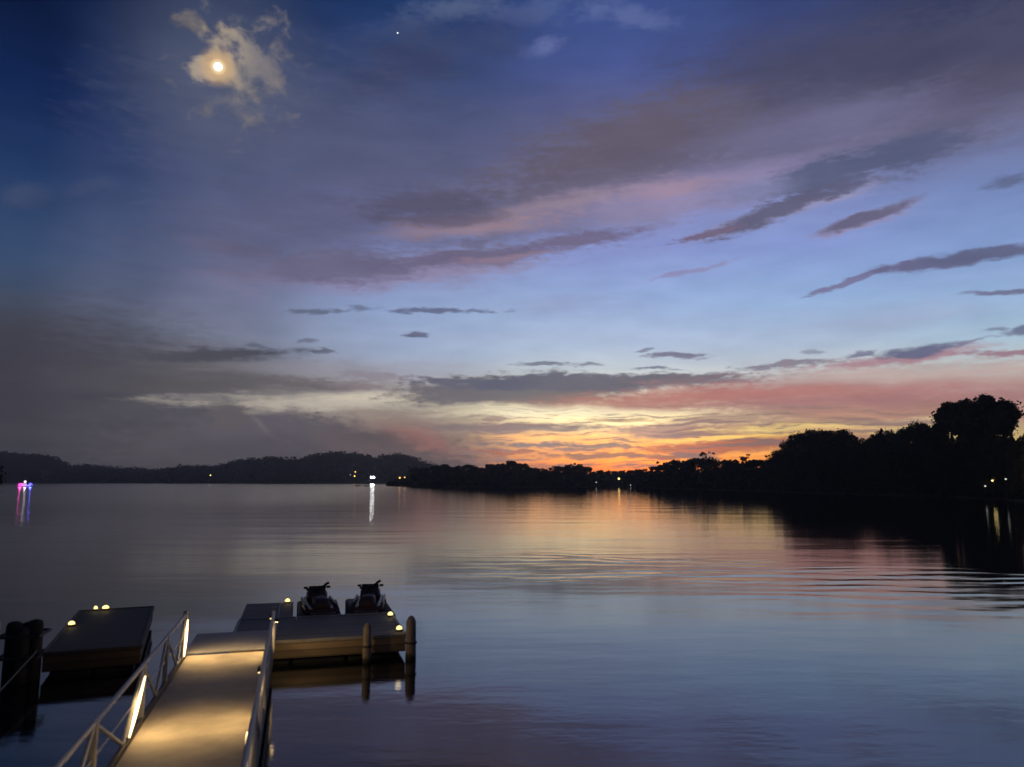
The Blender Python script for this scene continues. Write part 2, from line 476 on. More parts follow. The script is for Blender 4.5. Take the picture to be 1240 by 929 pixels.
# ------------------------------------------------------------------ materials
def mat(name, base, rough=0.6, metal=0.0, var=0.25, scale=6.0, spec=0.5, bump=0.0, bscale=30.0):
    m = bpy.data.materials.new(name)
    m.use_nodes = True
    t = m.node_tree
    q = G(t)
    b = t.nodes['Principled BSDF']
    co = q.n('ShaderNodeTexCoord').outputs['Object']
    nz = q.noise(co, scale, 5.0, 0.6)
    lo = tuple(v * (1 - var) for v in base) + (1,)
    hi = tuple(min(1, v * (1 + var)) for v in base) + (1,)
    q.put(b.inputs['Base Color'], q.ramp(nz, [(0.3, lo), (0.7, hi)]))
    q.put(b.inputs['Roughness'], q.mr(nz, 0.3, 0.7, max(0.02, rough - .1), min(1, rough + .1), 'LINEAR'))
    b.inputs['Metallic'].default_value = metal
    b.inputs['Specular IOR Level'].default_value = spec
    if bump:
        bp = q.n('ShaderNodeBump')
        bp.inputs['Strength'].default_value = bump
        bp.inputs['Distance'].default_value = 0.02
        q.put(bp.inputs['Height'], q.noise(co, bscale, 6.0, 0.65))
        t.links.new(bp.outputs[0], b.inputs['Normal'])
    return m


def emit_mat(name, c, s):
    m = bpy.data.materials.new(name)
    m.use_nodes = True
    b = m.node_tree.nodes['Principled BSDF']
    b.inputs['Base Color'].default_value = c + (1,)
    b.inputs['Emission Color'].default_value = c + (1,)
    b.inputs['Emission Strength'].default_value = s
    return m


def plank_mat(name, base, width, axis=0, rough=0.7, var=0.35):
    """boards across one object axis with dark joints"""
    m = bpy.data.materials.new(name)
    m.use_nodes = True
    t = m.node_tree
    q = G(t)
    b = t.nodes['Principled BSDF']
    co = q.n('ShaderNodeTexCoord').outputs['Object']
    sp = q.n('ShaderNodeSeparateXYZ')
    q.put(sp.inputs[0], co)
    v = q.math('DIVIDE', sp.outputs[axis], width)
    idx = q.math('FLOOR', v)
    fr = q.math('FRACT', v)
    wn_ = q.n('ShaderNodeTexWhiteNoise', noise_dimensions='1D')
    q.put(wn_.inputs[1], idx)
    sc = (2, 30, 30) if axis == 1 else (30, 2, 30)
    grain = q.noise(q.mapping(co, scale=sc), 1.0, 5.0, 0.6)
    tone = q.math('ADD', q.math('MULTIPLY', wn_.outputs[0], 0.55), q.math('MULTIPLY', grain, 0.45))
    stain = q.noise(co, 0.9, 4.0, 0.6)
    tone = q.math('MULTIPLY', tone, q.mr(stain, 0.3, 0.7, 0.7, 1.2))
    lo = tuple(x * (1 - var) for x in base) + (1,)
    hi = tuple(min(1, x * (1 + var)) for x in base) + (1,)
    c = q.ramp(tone, [(0.15, lo), (0.85, hi)])
    edge = q.math('MINIMUM', fr, q.math('SUBTRACT', 1.0, fr))
    gap = q.mr(edge, 0.025, 0.05)
    q.put(b.inputs['Base Color'], q.mix(gap, tuple(x * 0.2 for x in base) + (1,), c))
    b.inputs['Roughness'].default_value = rough
    bp = q.n('ShaderNodeBump')
    bp.inputs['Strength'].default_value = 0.5
    bp.inputs['Distance'].default_value = 0.01
    q.put(bp.inputs['Height'], q.math('ADD', gap, q.math('MULTIPLY', grain, 0.25)))
    t.links.new(bp.outputs[0], b.inputs['Normal'])
    return m


M = {
    'deck': mat('walkway_concrete', (0.48, 0.42, 0.32), 0.75, var=0.26, scale=1.6, bump=0.25, bscale=40),
    'steel': mat('galvanised_steel', (0.5, 0.48, 0.44), 0.5, 0.3, .15, 12),
    'dark_steel': mat('dark_steel', (0.07, 0.065, 0.06), 0.6, 0.2, .25, 8),
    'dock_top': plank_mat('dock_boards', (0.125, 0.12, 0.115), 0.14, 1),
    'dock_shaded': plank_mat('shaded_dock_boards', (0.035, 0.03, 0.027), 0.14, 1),  # shade over the left dock, put into the board colour
    'trim_shaded': mat('shaded_dock_trim', (0.07, 0.06, 0.05), 0.7, var=.2),  # left dock's trim, darkened in colour for the same shade
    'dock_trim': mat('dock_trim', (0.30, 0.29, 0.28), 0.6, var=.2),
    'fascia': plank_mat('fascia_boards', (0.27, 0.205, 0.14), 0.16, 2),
    'fascia_shaded': plank_mat('shaded_fascia_boards', (0.085, 0.06, 0.04), 0.16, 2),  # left dock's fascia, its shade included in the colour
    'float': mat('black_float', (0.015, 0.015, 0.015), 0.7),
    'pile_pale': mat('weathered_pile', (0.33, 0.28, 0.23), 0.85, var=.35, scale=9, bump=.5),
    'pile_dark': mat('dark_pile', (0.035, 0.03, 0.026), 0.85, var=.35, scale=9, bump=.5),
    'foliage': mat('foliage', (0.045, 0.055, 0.032), 0.75, var=.4, scale=.4, spec=.15),
    'foliage2': mat('foliage_deep', (0.035, 0.048, 0.03), 0.75, var=.4, scale=.4, spec=.15),
    'bark': mat('bark', (0.06, 0.05, 0.04), 0.9, var=.3, scale=2),
    'soil': mat('soil', (0.07, 0.062, 0.045), 0.95, var=.3, scale=.2),
    'hill': mat('hill', (0.035, 0.042, 0.03), 0.95, var=.3, scale=.02, spec=.1),
    'lawn': mat('lawn', (0.05, 0.07, 0.03), 0.95, var=.4, scale=3, bump=.6, bscale=60),
    'hull_red': mat('jet_ski_hull', (0.13, 0.06, 0.056), 0.35, var=.1),
    'hull_dark': mat('jet_ski_dark', (0.03, 0.03, 0.036), 0.45, var=.2),
    'hull_grey': mat('jet_ski_grey', (0.09, 0.075, 0.07), 0.4, var=.1),
    'seat': mat('jet_ski_seat', (0.10, 0.055, 0.05), 0.6, var=.2, scale=20),
    'rubber': mat('rubber', (0.02, 0.02, 0.02), 0.8),
    'white': mat('white_paint', (0.72, 0.72, 0.72), 0.4, var=.06),
    'boat_dark': mat('boat_dark', (0.03, 0.03, 0.034), 0.4, var=.2),
    'screen': mat('windscreen', (0.12, 0.13, 0.14), 0.15, var=.05),
    'rope': mat('rope', (0.28, 0.24, 0.19), 0.9, var=.2, scale=40),
    'roof': mat('roof', (0.05, 0.045, 0.045), 0.8),
    'wallm': mat('house_wall', (0.10, 0.095, 0.09), 0.85),
}


def pile_mat(name, base):
    m = bpy.data.materials.new(name)
    m.use_nodes = True
    t = m.node_tree
    q = G(t)
    b = t.nodes['Principled BSDF']
    co = q.n('ShaderNodeTexCoord').outputs['Object']
    sp = q.n('ShaderNodeSeparateXYZ')
    q.put(sp.inputs[0], co)
    grain = q.noise(q.mapping(co, scale=(22, 22, 2.2)), 1.0, 6.0, 0.65)
    blot = q.noise(co, 5.0, 4.0, 0.6)
    c = q.ramp(q.math('ADD', q.math('MULTIPLY', grain, .65), q.math('MULTIPLY', blot, .35)),
               [(.32, tuple(v * .45 for v in base) + (1,)), (.68, tuple(min(1, v * 1.35) for v in base) + (1,))])
    wet = q.mr(q.math('ADD', sp.outputs[2], q.math('MULTIPLY', blot, .2)), .27, .15)
    c = q.mix(wet, c, (.022, .024, .016, 1))
    q.put(b.inputs['Base Color'], c)
    b.inputs['Roughness'].default_value = .85
    bp = q.n('ShaderNodeBump')
    bp.inputs['Strength'].default_value = .8
    bp.inputs['Distance'].default_value = .015
    q.put(bp.inputs['Height'], grain)
    t.links.new(bp.outputs[0], b.inputs['Normal'])
    return m


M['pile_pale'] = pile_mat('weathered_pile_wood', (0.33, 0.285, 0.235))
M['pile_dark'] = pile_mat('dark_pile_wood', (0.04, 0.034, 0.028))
M['dock_lamp'] = emit_mat('dock_lamp_glow', (1.0, 0.76, 0.26), 2.2)
M['bar_lamp'] = emit_mat('bar_lamp_glow', (1.0, 0.72, 0.36), 6.0)
M['lamp_white'] = emit_mat('lamp_white_glow', (0.95, 0.97, 1.0), 60.0)
M['lamp_amber'] = emit_mat('lamp_amber_glow', (1.0, 0.52, 0.10), 3.5)
M['lamp_warm'] = emit_mat('lamp_warm_glow', (1.0, 0.70, 0.22), 3.5)
M['lamp_dim'] = emit_mat('lamp_dim_glow', (0.85, 0.85, 0.75), .9)
M['pol_white'] = emit_mat('beacon_white', (1.0, 0.85, 1.0), 2.6)
M['pol_pink'] = emit_mat('beacon_pink', (1.0, 0.06, 0.55), 1.6)
M['pol_blue'] = emit_mat('beacon_blue', (0.10, 0.10, 1.0), 2.4)
M['moon'] = emit_mat('moon_glow', (1.0, 0.96, 0.86), 6.0)
M['star'] = emit_mat('star_glow', (0.9, 0.95, 1.0), 1.5)


# ------------------------------------------------------------------ helpers
def link(name, me, material=None, parent=None):
    o = bpy.data.objects.new(name, me)
    col.objects.link(o)
    if material is not None and me is not None:
        if not me.materials:
            me.materials.append(material)
    if parent is not None:
        o.parent = parent
    return o


def thing(name, label, cat, loc=(0, 0, 0), rz=0.0, group=None):
    o = bpy.data.objects.new(name, None)
    o.empty_display_size = 0.3
    col.objects.link(o)
    o.location = loc
    o.rotation_euler = (0, 0, rz)
    o['label'] = label
    o['category'] = cat
    if group:
        o['group'] = group
    return o


def tag(o, label, cat, group=None):
    o['label'] = label
    o['category'] = cat
    if group:
        o['group'] = group
    return o


def structure(o):
    o['kind'] = 'structure'
    return o


def obj(name, bm, material, parent=None, smooth=False):
    me = bpy.data.meshes.new(name)
    bm.normal_update()
    bm.to_mesh(me)
    bm.free()
    if smooth:
        for p in me.polygons:
            p.use_smooth = True
    return link(name, me, material, parent)


def bx(bm, x0, x1, y0, y1, z0, z1, bev=0.0):
    """bevelled box added to bm"""
    tmp = bmesh.new()
    v = [tmp.verts.new(p) for p in ((x0, y0, z0), (x1, y0, z0), (x1, y1, z0), (x0, y1, z0), (x0, y0, z1), (x1, y0, z1), (x1, y1, z1), (x0, y1, z1))]
    for f in ((0, 3, 2, 1), (4, 5, 6, 7), (0, 1, 5, 4), (1, 2, 6, 5), (2, 3, 7, 6), (3, 0, 4, 7)):
        tmp.faces.new([v[i] for i in f])
    if bev:
        bmesh.ops.bevel(tmp, geom=tmp.edges[:], offset=bev, segments=2, affect='EDGES', profile=0.5)
    me = bpy.data.meshes.new('tmp')
    tmp.to_mesh(me)
    tmp.free()
    bm.from_mesh(me)
    bpy.data.meshes.remove(me)


def tube(bm, pts, rad, seg=8, cap=True):
    """swept tube; rad a number or a list per point"""
    pts = [Vector(p) for p in pts]
    rads = rad if isinstance(rad, (list, tuple)) else [rad] * len(pts)
    rings = []
    for i, p in enumerate(pts):
        d = (pts[min(i + 1, len(pts) - 1)] - pts[max(i - 1, 0)]).normalized()
        up = Vector((0, 0, 1)) if abs(d.z) < 0.95 else Vector((1, 0, 0))
        s = d.cross(up).normalized()
        t = s.cross(d).normalized()
        rings.append([bm.verts.new(p + (s * math.cos(2 * math.pi * k / seg) + t * math.sin(2 * math.pi * k / seg)) * rads[i]) for k in range(seg)])
    for a, b in zip(rings, rings[1:]):
        for k in range(seg):
            bm.faces.new((a[k], a[(k + 1) % seg], b[(k + 1) % seg], b[k]))
    if cap:
        bm.faces.new(rings[0][::-1])
        bm.faces.new(rings[-1])


def lathe(bm, prof, seg=16, ctr=(0, 0, 0)):
    rings = []
    for r, z in prof:
        rings.append([bm.verts.new((ctr[0] + r * math.cos(2 * math.pi * k / seg), ctr[1] + r * math.sin(2 * math.pi * k / seg), ctr[2] + z)) for k in range(seg)])
    for a, b in zip(rings, rings[1:]):
        for k in range(seg):
            bm.faces.new((a[k], a[(k + 1) % seg], b[(k + 1) % seg], b[k]))
    bm.faces.new(rings[0][::-1])
    bm.faces.new(rings[-1])


def loft(bm, rings, closed_ring=True, caps=True):
    rr = [[bm.verts.new(p) for p in ring] for ring in rings]
    n = len(rr[0])
    for a, b in zip(rr, rr[1:]):
        for k in range(n if closed_ring else n - 1):
            bm.faces.new((a[k], a[(k + 1) % n], b[(k + 1) % n], b[k]))
    if caps:
        bm.faces.new(rr[0][::-1])
        bm.faces.new(rr[-1])


def copy_tree(o, parent=None):
    c = o.copy()
    col.objects.link(c)
    if parent is not None:
        c.parent = parent
    for ch in list(o.children):
        copy_tree(ch, c)
    return c


def ground_mesh(name, verts, faces, material, smooth=True):
    me = bpy.data.meshes.new(name)
    me.from_pydata(verts, [], faces)
    me.update()
    if smooth:
        for p in me.polygons:
            p.use_smooth = True
    return link(name, me, material)


# ------------------------------------------------------------------ water
def water_material():
    m = bpy.data.materials.new('lake_water')
    m.use_nodes = True
    t = m.node_tree
    q = G(t)
    t.nodes.remove(t.nodes['Principled BSDF'])
    co = q.n('ShaderNodeTexCoord').outputs['Object']
    sp = q.n('ShaderNodeSeparateXYZ')
    q.put(sp.inputs[0], co)
    X, Y = sp.outputs[0], sp.outputs[1]
    # long lazy undulation, small ripples, and wake trains that run across the lake
    n1 = q.noise(q.mapping(co, rot=(0, 0, R(6)), scale=(0.05, 0.16, 1)), 1.0, 3.0, 0.5)
    n2 = q.noise(q.mapping(co, rot=(0, 0, R(-9)), scale=(0.5, 1.6, 1)), 1.0, 3.0, 0.5)
    n3 = q.noise(q.mapping(co, scale=(2.2, 4.0, 1)), 1.0, 2.0, 0.5)
    wob = q.noise(q.mapping(co, scale=(0.09, 0.13, 1)), 1.0, 4.0, 0.5)
    ph = q.math('ADD', q.math('MULTIPLY', Y, 2 * math.pi / 1.75), q.math('MULTIPLY', wob, 22.0))
    ph = q.math('ADD', ph, q.math('MULTIPLY', X, 0.14))
    ph2 = q.math('ADD', q.math('MULTIPLY', Y, 2 * math.pi / 1.25), q.math('MULTIPLY', X, -0.75))
    ph2 = q.math('ADD', ph2, q.math('MULTIPLY', wob, 17.0))
    wave = q.math('ADD', q.math('SINE', ph), q.math('MULTIPLY', q.math('SINE', ph2), 0.42))

    def band(y0, y1, f, x0, x1, fx):
        a = q.math('MULTIPLY', q.mr(Y, y0 - f, y0 + f), q.mr(Y, y1 + f, y1 - f))
        c = q.math('MULTIPLY', q.mr(X, x0 - fx, x0 + fx), q.mr(X, x1 + fx, x1 - fx))
        return q.math('MULTIPLY', a, c)
    patch = q.mr(q.noise(q.mapping(co, loc=(4, 2, 0), scale=(0.12, 0.3, 1)), 1.0, 4.0, 0.55), 0.36, 0.62)
    w1 = band(25.5, 37.5, 2.5, 9.0, 60.0, 8.0)
    w2 = band(33.0, 46.0, 4.0, -3.0, 14.0, 5.0)
    ws = q.math('ADD', q.math('MULTIPLY', w1, 0.0065), q.math('MULTIPLY', w2, 0.006))
    ws = q.math('MULTIPLY', ws, q.mr(patch, 0, 1, 0.12, 1.0, 'LINEAR'))
    h = q.math('MULTIPLY', wave, ws)
    h = q.math('ADD', h, q.math('MULTIPLY', n1, 0.045))
    h = q.math('ADD', h, q.math('MULTIPLY', n2, 0.0042))
    gust = q.mr(q.noise(q.mapping(co, loc=(3, 8, 1), scale=(0.04, 0.11, 1)), 1.0, 3.0, 0.5), 0.42, 0.6, 0.25, 1.0)
    h = q.math('ADD', h, q.math('MULTIPLY', q.math('MULTIPLY', n3, gust), 0.0026))
    bp = q.n('ShaderNodeBump')
    bp.inputs['Strength'].default_value = 1.0
    bp.inputs['Distance'].default_value = 1.0
    q.put(bp.inputs['Height'], h)
    deep = q.n('ShaderNodeBsdfDiffuse')
    deep.inputs[0].default_value = (0.010, 0.011, 0.013, 1)
    gl = q.n('ShaderNodeBsdfGlossy', distribution='BECKMANN')
    gl.inputs['Color'].default_value = (1, 1, 1, 1)
    # breezier, rougher water out towards the left shore
    breeze = q.math('MULTIPLY', q.mr(q.math('MULTIPLY_ADD', Y, 0.10, X), 30.0, -45.0), q.mr(Y, 30.0, 180.0))
    q.put(gl.inputs['Roughness'], q.mr(breeze, 0, 1, 0.095, 0.19, 'LINEAR'))
    fr = q.n('ShaderNodeFresnel')
    fr.inputs['IOR'].default_value = 1.6
    t.links.new(bp.outputs[0], gl.inputs['Normal'])
    t.links.new(bp.outputs[0], fr.inputs['Normal'])
    mx = q.n('ShaderNodeMixShader')
    t.links.new(fr.outputs[0], mx.inputs[0])
    t.links.new(deep.outputs[0], mx.inputs[1])
    t.links.new(gl.outputs[0], mx.inputs[2])
    t.links.new(mx.outputs[0], t.nodes['Material Output'].inputs[0])
    return m


M['water'] = water_material()
S = 3000
w = ground_mesh('water', [(-S, -S, 0), (S, -S, 0), (S, S, 0), (-S, S, 0)], [(0, 1, 2, 3)], M['water'], False)
structure(w)

# ------------------------------------------------------------------ near bank under the viewer
rng = np.random.default_rng(7)
verts, faces = [], []
xs = np.linspace(-22, 40, 63)
ys = np.array([-30, -12, -5, -2, 0, 1.0, 2.0, 3.0, 4.0, 4.8, 5.4, 6.0])
zs = np.array([2.9, 2.8, 2.7, 2.65, 2.6, 2.25, 1.85, 1.4, 0.95, 0.55, 0.1, -0.5])
for j, yy in enumerate(ys):
    for i, xx in enumerate(xs):
        verts.append((xx, yy + 0.3 * math.sin(xx * .7), zs[j] + rng.normal(0, .02)))
nx = len(xs)
for j in range(len(ys) - 1):
    for i in range(nx - 1):
        a = j * nx + i
        faces.append((a, a + 1, a + nx + 1, a + nx))
structure(ground_mesh('ground', verts, faces, M['lawn']))

# left bank, a spit that runs out along the edge of the view
verts, faces = [], []
ny_ = 40
for j in range(ny_):
    yy = -30 + 118 * j / (ny_ - 1)
    edge = -44.5 - max(0, yy - 62) * 0.16 - 1.2 * math.sin(yy * .21) if yy > 30 else -24 - (yy + 30) * 0.33
    edge = min(edge, -0.66 * yy - 1.5) if yy > 8 else edge
    for k, (dx, z) in enumerate(((0, -0.4), (-1.2, 0.35), (-5, 1.0), (-18, 1.8), (-60, 3.0))):
        verts.append((edge + dx, yy, z + rng.normal(0, .04)))
for j in range(ny_ - 1):
    for k in range(4):
        a = j * 5 + k
        faces.append((a, a + 1, a + 6, a + 5))
structure(ground_mesh('bank', verts, faces, M['lawn']))

# ------------------------------------------------------------------ far hills on the left, wooded
HILL = [(-260, 560), (-120, 548), (-40, 544), (0, 550), (25, 552), (45, 552), (65, 556), (80, 564), (120, 567), (160, 568), (185, 571), (200, 569), (215, 566),
        (255, 567), (280, 561), (300, 557), (330, 556), (360, 558), (378, 553), (400, 550), (430, 550), (445, 554), (455, 557), (465, 552), (485, 552),
        (500, 556), (515, 561), (530, 566), (560, 571), (640, 573), (720, 574), (800, 574), (900, 573), (1000, 572), (1300, 572), (1600, 574)]


def interp(tbl, x):
    if x <= tbl[0][0]:
        return tbl[0][1]
    for (x0, y0), (x1, y1) in zip(tbl, tbl[1:]):
        if x <= x1:
            return y0 + (y1 - y0) * (x - x0) / (x1 - x0)
    return tbl[-1][1]


DSH = 1150.0
verts, faces = [], []
cols_ = np.arange(-260, 1601, 6)
prof = ((0.0, -0.05), (0.02, 0.02), (0.10, 0.30), (0.20, 0.62), (0.32, 1.0), (0.5, 0.9), (0.8, 0.4))
hill_pts = []
for x in cols_:
    base = DSH + 60 * math.sin(x * .013) + 30 * math.sin(x * .05)
    ridge_d = base * 1.32
    hz = top_z(interp(HILL, x), ridge_d) - 8
    for f, k in prof:
        d = base * (1 + f)
        p = at_dist(x, d)
        verts.append((p.x, p.y, max(hz, 3) * k))
n7 = len(prof)
for i in range(len(cols_) - 1):
    for k in range(n7 - 1):
        a = i * n7 + k
        faces.append((a, a + n7, a + n7 + 1, a + 1))
structure(ground_mesh('hills', verts, faces, M['hill']))


def leaf_cards(centres, size, rng_, jitter=0.35):
    """many small bent leaf-sprays: returns verts, faces for quads with random orientation"""
    n = len(centres)
    a = rng_.normal(size=(n, 3))
    a /= np.linalg.norm(a, axis=1)[:, None]
    b = rng_.normal(size=(n, 3))
    b -= (a * b).sum(1)[:, None] * a
    b /= np.linalg.norm(b, axis=1)[:, None]
    s = size * (1 + jitter * rng_.normal(size=(n, 1))).clip(.4, 1.8)
    q = np.stack([centres - a * s * .5 - b * s * .18, centres - b * s * .4, centres + a * s * .55, centres + b * s * .4], 1)
    return q.reshape(-1, 3), np.arange(n * 4).reshape(n, 4)


def np_mesh(name, v, f, material):
    me = bpy.data.meshes.new(name)
    me.vertices.add(len(v))
    me.vertices.foreach_set('co', np.asarray(v, dtype=np.float32).ravel())
    k = f.shape[1]
    me.loops.add(f.size)
    me.loops.foreach_set('vertex_index', f.astype(np.int32).ravel())
    me.polygons.add(len(f))
    me.polygons.foreach_set('loop_start', np.arange(0, f.size, k, dtype=np.int32))
    me.polygons.foreach_set('loop_total', np.full(len(f), k, dtype=np.int32))
    me.update(calc_edges=True)
    me.validate()
    me.materials.append(material)
    return me


# woods on the hills: one far-off mass of crowns
cl = []
for x in np.arange(-255, 1000, 1.5):
    base = DSH + 60 * math.sin(x * .013) + 30 * math.sin(x * .05)
    hz = max(top_z(interp(HILL, x), base * 1.32) - 8, 3)
    ridge_n = 9 if x < 560 else 3
    for _ in range(ridge_n):
        f = random.Random(int(x * 31) + _ * 7).choice([.32, .32, .31, .33, .29, .24, .16, .08, .03])
        k = float(np.interp(f, [q_[0] for q_ in prof], [q_[1] for q_ in prof]))
        p = at_dist(x + rng.uniform(-1, 1), base * (1 + f))
        h = rng.choice([6, 7, 8, 9, 10, 14]) * rng.uniform(.85, 1.15)
        r_ = h * rng.uniform(.5, .8)
        c0 = np.array([p.x, p.y, hz * k])
        n = 34
        u_ = rng.normal(size=(n, 3))
        u_ /= np.linalg.norm(u_, axis=1)[:, None]
        rad = rng.uniform(.55, 1.0, size=(n, 1)) ** .5
        cl.append(c0 + np.array([0, 0, h * .45]) + u_ * rad * np.array([r_, r_, h * .52]))
cl = np.concatenate(cl)
v_, f_ = leaf_cards(cl, 3.0, rng)
wd = link('woods', np_mesh('woods', v_, f_, M['foliage2']))
wd['kind'] = 'stuff'

# ------------------------------------------------------------------ peninsula with the treeline
SHORE = [(478, 600), (520, 560), (620, 520), (700, 490), (722, 540), (745, 600), (765, 540), (790, 420), (860, 350), (940, 290), (1000, 250), (1100, 212), (1190, 180),
         (1240, 158), (1320, 128), (1420, 100), (1560, 76)]
verts, faces = [], []
sx = np.arange(470, 1561, 6)
prof2 = ((0.0, -0.6), (0.01, 0.25), (0.04, 0.8), (0.12, 1.4), (0.3, 2.2), (0.7, 2.6), (0.9, -0.6))
for x in sx:
    b0 = interp(SHORE, x) + 3 * math.sin(x * .09)
    k_ = 1.0 if x > 560 else max(0.08, (x - 466) / 94)
    for f, z in prof2:
        p = at_dist(x, b0 * (1 + f * k_))
        verts.append((p.x, p.y, z))
for i in range(len(sx) - 1):
    for k in range(n7 - 1):
        a = i * n7 + k
        faces.append((a, a + n7, a + n7 + 1, a + 1))
structure(ground_mesh('shore', verts, faces, M['soil']))


def crown_points(kind, n, rs):
    """leaf positions in a unit-height tree, trunk foot at the origin"""
    rs = np.random.default_rng(rs)
    pts = []
    if kind == 'broad':
        lobes = []
        for i in range(34):
            t = rs.uniform(.12, .92)
            a = rs.uniform(0, 2 * math.pi)
            wdt = .30 * math.sin(math.pi * min(1, (t - .05) / .98)) ** .7
            lobes.append((np.array([math.cos(a) * wdt * rs.uniform(.3, 1), math.sin(a) * wdt * rs.uniform(.3, 1), t]), rs.uniform(.055, .135)))
        for i in range(12):
            a = rs.uniform(0, 2 * math.pi)
            rr = rs.uniform(.02, .22)
            lobes.append((np.array([math.cos(a) * rr, math.sin(a) * rr, rs.uniform(.80, .97)]), rs.uniform(.022, .06)))
    elif kind == 'tall':
        lobes = []
        for i in range(22):
            t = rs.uniform(.08, .93)
            a = rs.uniform(0, 2 * math.pi)
            wdt = .20 * math.sin(math.pi * min(1, (t + .12) / 1.12)) ** .5
            lobes.append((np.array([math.cos(a) * wdt * rs.uniform(.2, 1), math.sin(a) * wdt * rs.uniform(.2, 1), t]), rs.uniform(.06, .12)))
        for i in range(6):
            a = rs.uniform(0, 2 * math.pi)
            rr = rs.uniform(.02, .12)
            lobes.append((np.array([math.cos(a) * rr, math.sin(a) * rr, rs.uniform(.88, .97)]), rs.uniform(.03, .06)))
    elif kind == 'pointed':
        lobes = []
        for i in range(26):
            t = (i + 1) / 27
            a = i * 2.4
            wdt = .22 * (1 - t) ** .8 + .01
            lobes.append((np.array([math.cos(a) * wdt * .6, math.sin(a) * wdt * .6, .08 + t * .88]), .03 + .11 * (1 - t)))
    else:  # thin, open
        lobes = []
        for i in range(12):
            t = rs.uniform(.15, .75)
            a = rs.uniform(0, 2 * math.pi)
            lobes.append((np.array([math.cos(a) * .2 * rs.uniform(.2, 1), math.sin(a) * .2 * rs.uniform(.2, 1), t]), rs.uniform(.08, .14)))
        for i in range(9):
            a = rs.uniform(0, 2 * math.pi)
            rr = rs.uniform(.0, .17)
            lobes.append((np.array([math.cos(a) * rr, math.sin(a) * rr, rs.uniform(.72, .97)]), rs.uniform(.02, .055)))
    wts = np.array([l[1] ** 2 for l in lobes])
    wts /= wts.sum()
    for (c, r_), w_ in zip(lobes, wts):
        k = max(8, int(n * w_))
        u_ = rs.normal(size=(k, 3))
        u_ /= np.linalg.norm(u_, axis=1)[:, None]
        rad = rs.uniform(.15, 1.0, size=(k, 1)) ** .45
        rad = np.where(rs.uniform(size=(k, 1)) < .13, rs.uniform(.95, 1.42, size=(k, 1)), rad)
        pts.append(c + u_ * rad * r_ * np.array([1, 1, .85]))
    return np.concatenate(pts), [l[0] for l in lobes]


def trunk_bm(lobes, r0=.022, seed=0):
    bm = bmesh.new()
    rd = random.Random(seed)
    tube(bm, [(0, 0, -.03), (rd.uniform(-.01, .01), rd.uniform(-.01, .01), .3), (rd.uniform(-.02, .02), rd.uniform(-.02, .02), .6), (rd.uniform(-.02, .02), 0, .9)],
         [r0 * 1.3, r0, r0 * .6, r0 * .15], 7)
    for c in lobes[:9]:
        z0 = max(.12, c[2] - .22)
        tube(bm, [(0, 0, z0), (c[0] * .5, c[1] * .5, z0 + (c[2] - z0) * .6), tuple(c)], [r0 * .45, r0 * .3, r0 * .08], 5)
    return bm


TREES = {}
for kind, n, ls, seeds in (('broad', 4200, .045, (1, 2, 3, 4, 5, 6)), ('tall', 14000, .022, (11, 12, 13, 14)), ('pointed', 4500, .036, (21, 22)), ('open', 2400, .036, (31, 32, 33)),
                           ('broad_fine', 13000, .023, (41, 42, 43, 44))):
    for s_ in seeds:
        pts, lobes = crown_points('broad' if kind == 'broad_fine' else kind, n, s_)
        v_, f_ = leaf_cards(pts, ls, np.random.default_rng(s_ + 100))
        cme = np_mesh('crown', v_, f_, M['foliage'] if s_ % 2 else M['foliage2'])
        tb = trunk_bm(lobes, .022, s_)
        tme = bpy.data.meshes.new('trunk')
        tb.to_mesh(tme)
        tb.free()
        tme.materials.append(M['bark'])
        TREES.setdefault(kind, []).append((cme, tme))

rt = random.Random(5)


def tree(x, y_top, depth, kind, name, label, group, width=1.0, idx=None):
    """one tree, its crown top reaching picture height y_top when it stands depth metres behind the waterline"""
    d = interp(SHORE, x) + depth
    p = at_dist(x, d)
    z0 = 0.3 + min(1.6, depth * .05)
    h = max(4.0, top_z(y_top, d) - z0) * 1.04
    width *= 1.12
    o = thing(name, label, 'tree', (p.x, p.y, z0), rt.uniform(0, 6.28), group)
    lst = TREES[kind]
    cme, tme = lst[(idx if idx is not None else rt.randrange(len(lst))) % len(lst)]
    tr = link('trunk', tme, None, o)
    cr = link('crown', cme, None, o)
    for q_ in (tr, cr):
        q_.scale = (h * width, h * width, h)
    return o


G1 = 'round-crowned trees of the middle treeline under the grey cloud and sunset'
L1 = 'dark round-crowned tree in the low treeline between the headland tip and the cove'
for x, y in ((500, 566), (514, 567), (528, 565), (540, 563), (553, 565), (566, 563), (580, 567), (594, 563), (606, 562), (620, 559), (632, 562), (645, 567),
             (660, 568), (674, 565), (688, 563), (701, 562), (711, 566),
             (507, 569), (534, 566), (547, 566), (573, 566), (587, 567), (600, 563), (613, 563), (626, 562), (638, 566), (652, 568), (667, 567), (681, 566), (695, 564)):
    tree(x, y, 8 + rt.uniform(0, 20), 'broad', 'broadleaf_tree', L1, G1, rt.uniform(.8, 1.35))
G2 = 'small trees around the cove under the orange glow'
L2 = 'small distant tree at the back of the cove under the orange glow'
for x, y in ((718, 572), (727, 570), (736, 571), (745, 571), (754, 570), (763, 570), (772, 569), (781, 568)):
    tree(x, y, 10 + rt.uniform(0, 15), 'broad', 'cove_tree', L2, G2, rt.uniform(.9, 1.3))
G3 = 'trees on the bank right of the cove'
L3 = 'bushy dark tree on the bank between the cove and the tall right-hand grove'
for x, y in ((793, 565), (805, 560), (818, 557), (831, 558), (845, 556), (866, 558), (880, 557), (893, 557), (914, 558), (926, 559), (938, 556)):
    tree(x, y, 8 + rt.uniform(0, 14), 'broad', 'bank_tree', L3, G3, rt.uniform(.95, 1.25))
G3b = 'thin-topped trees standing up from the bank treeline'
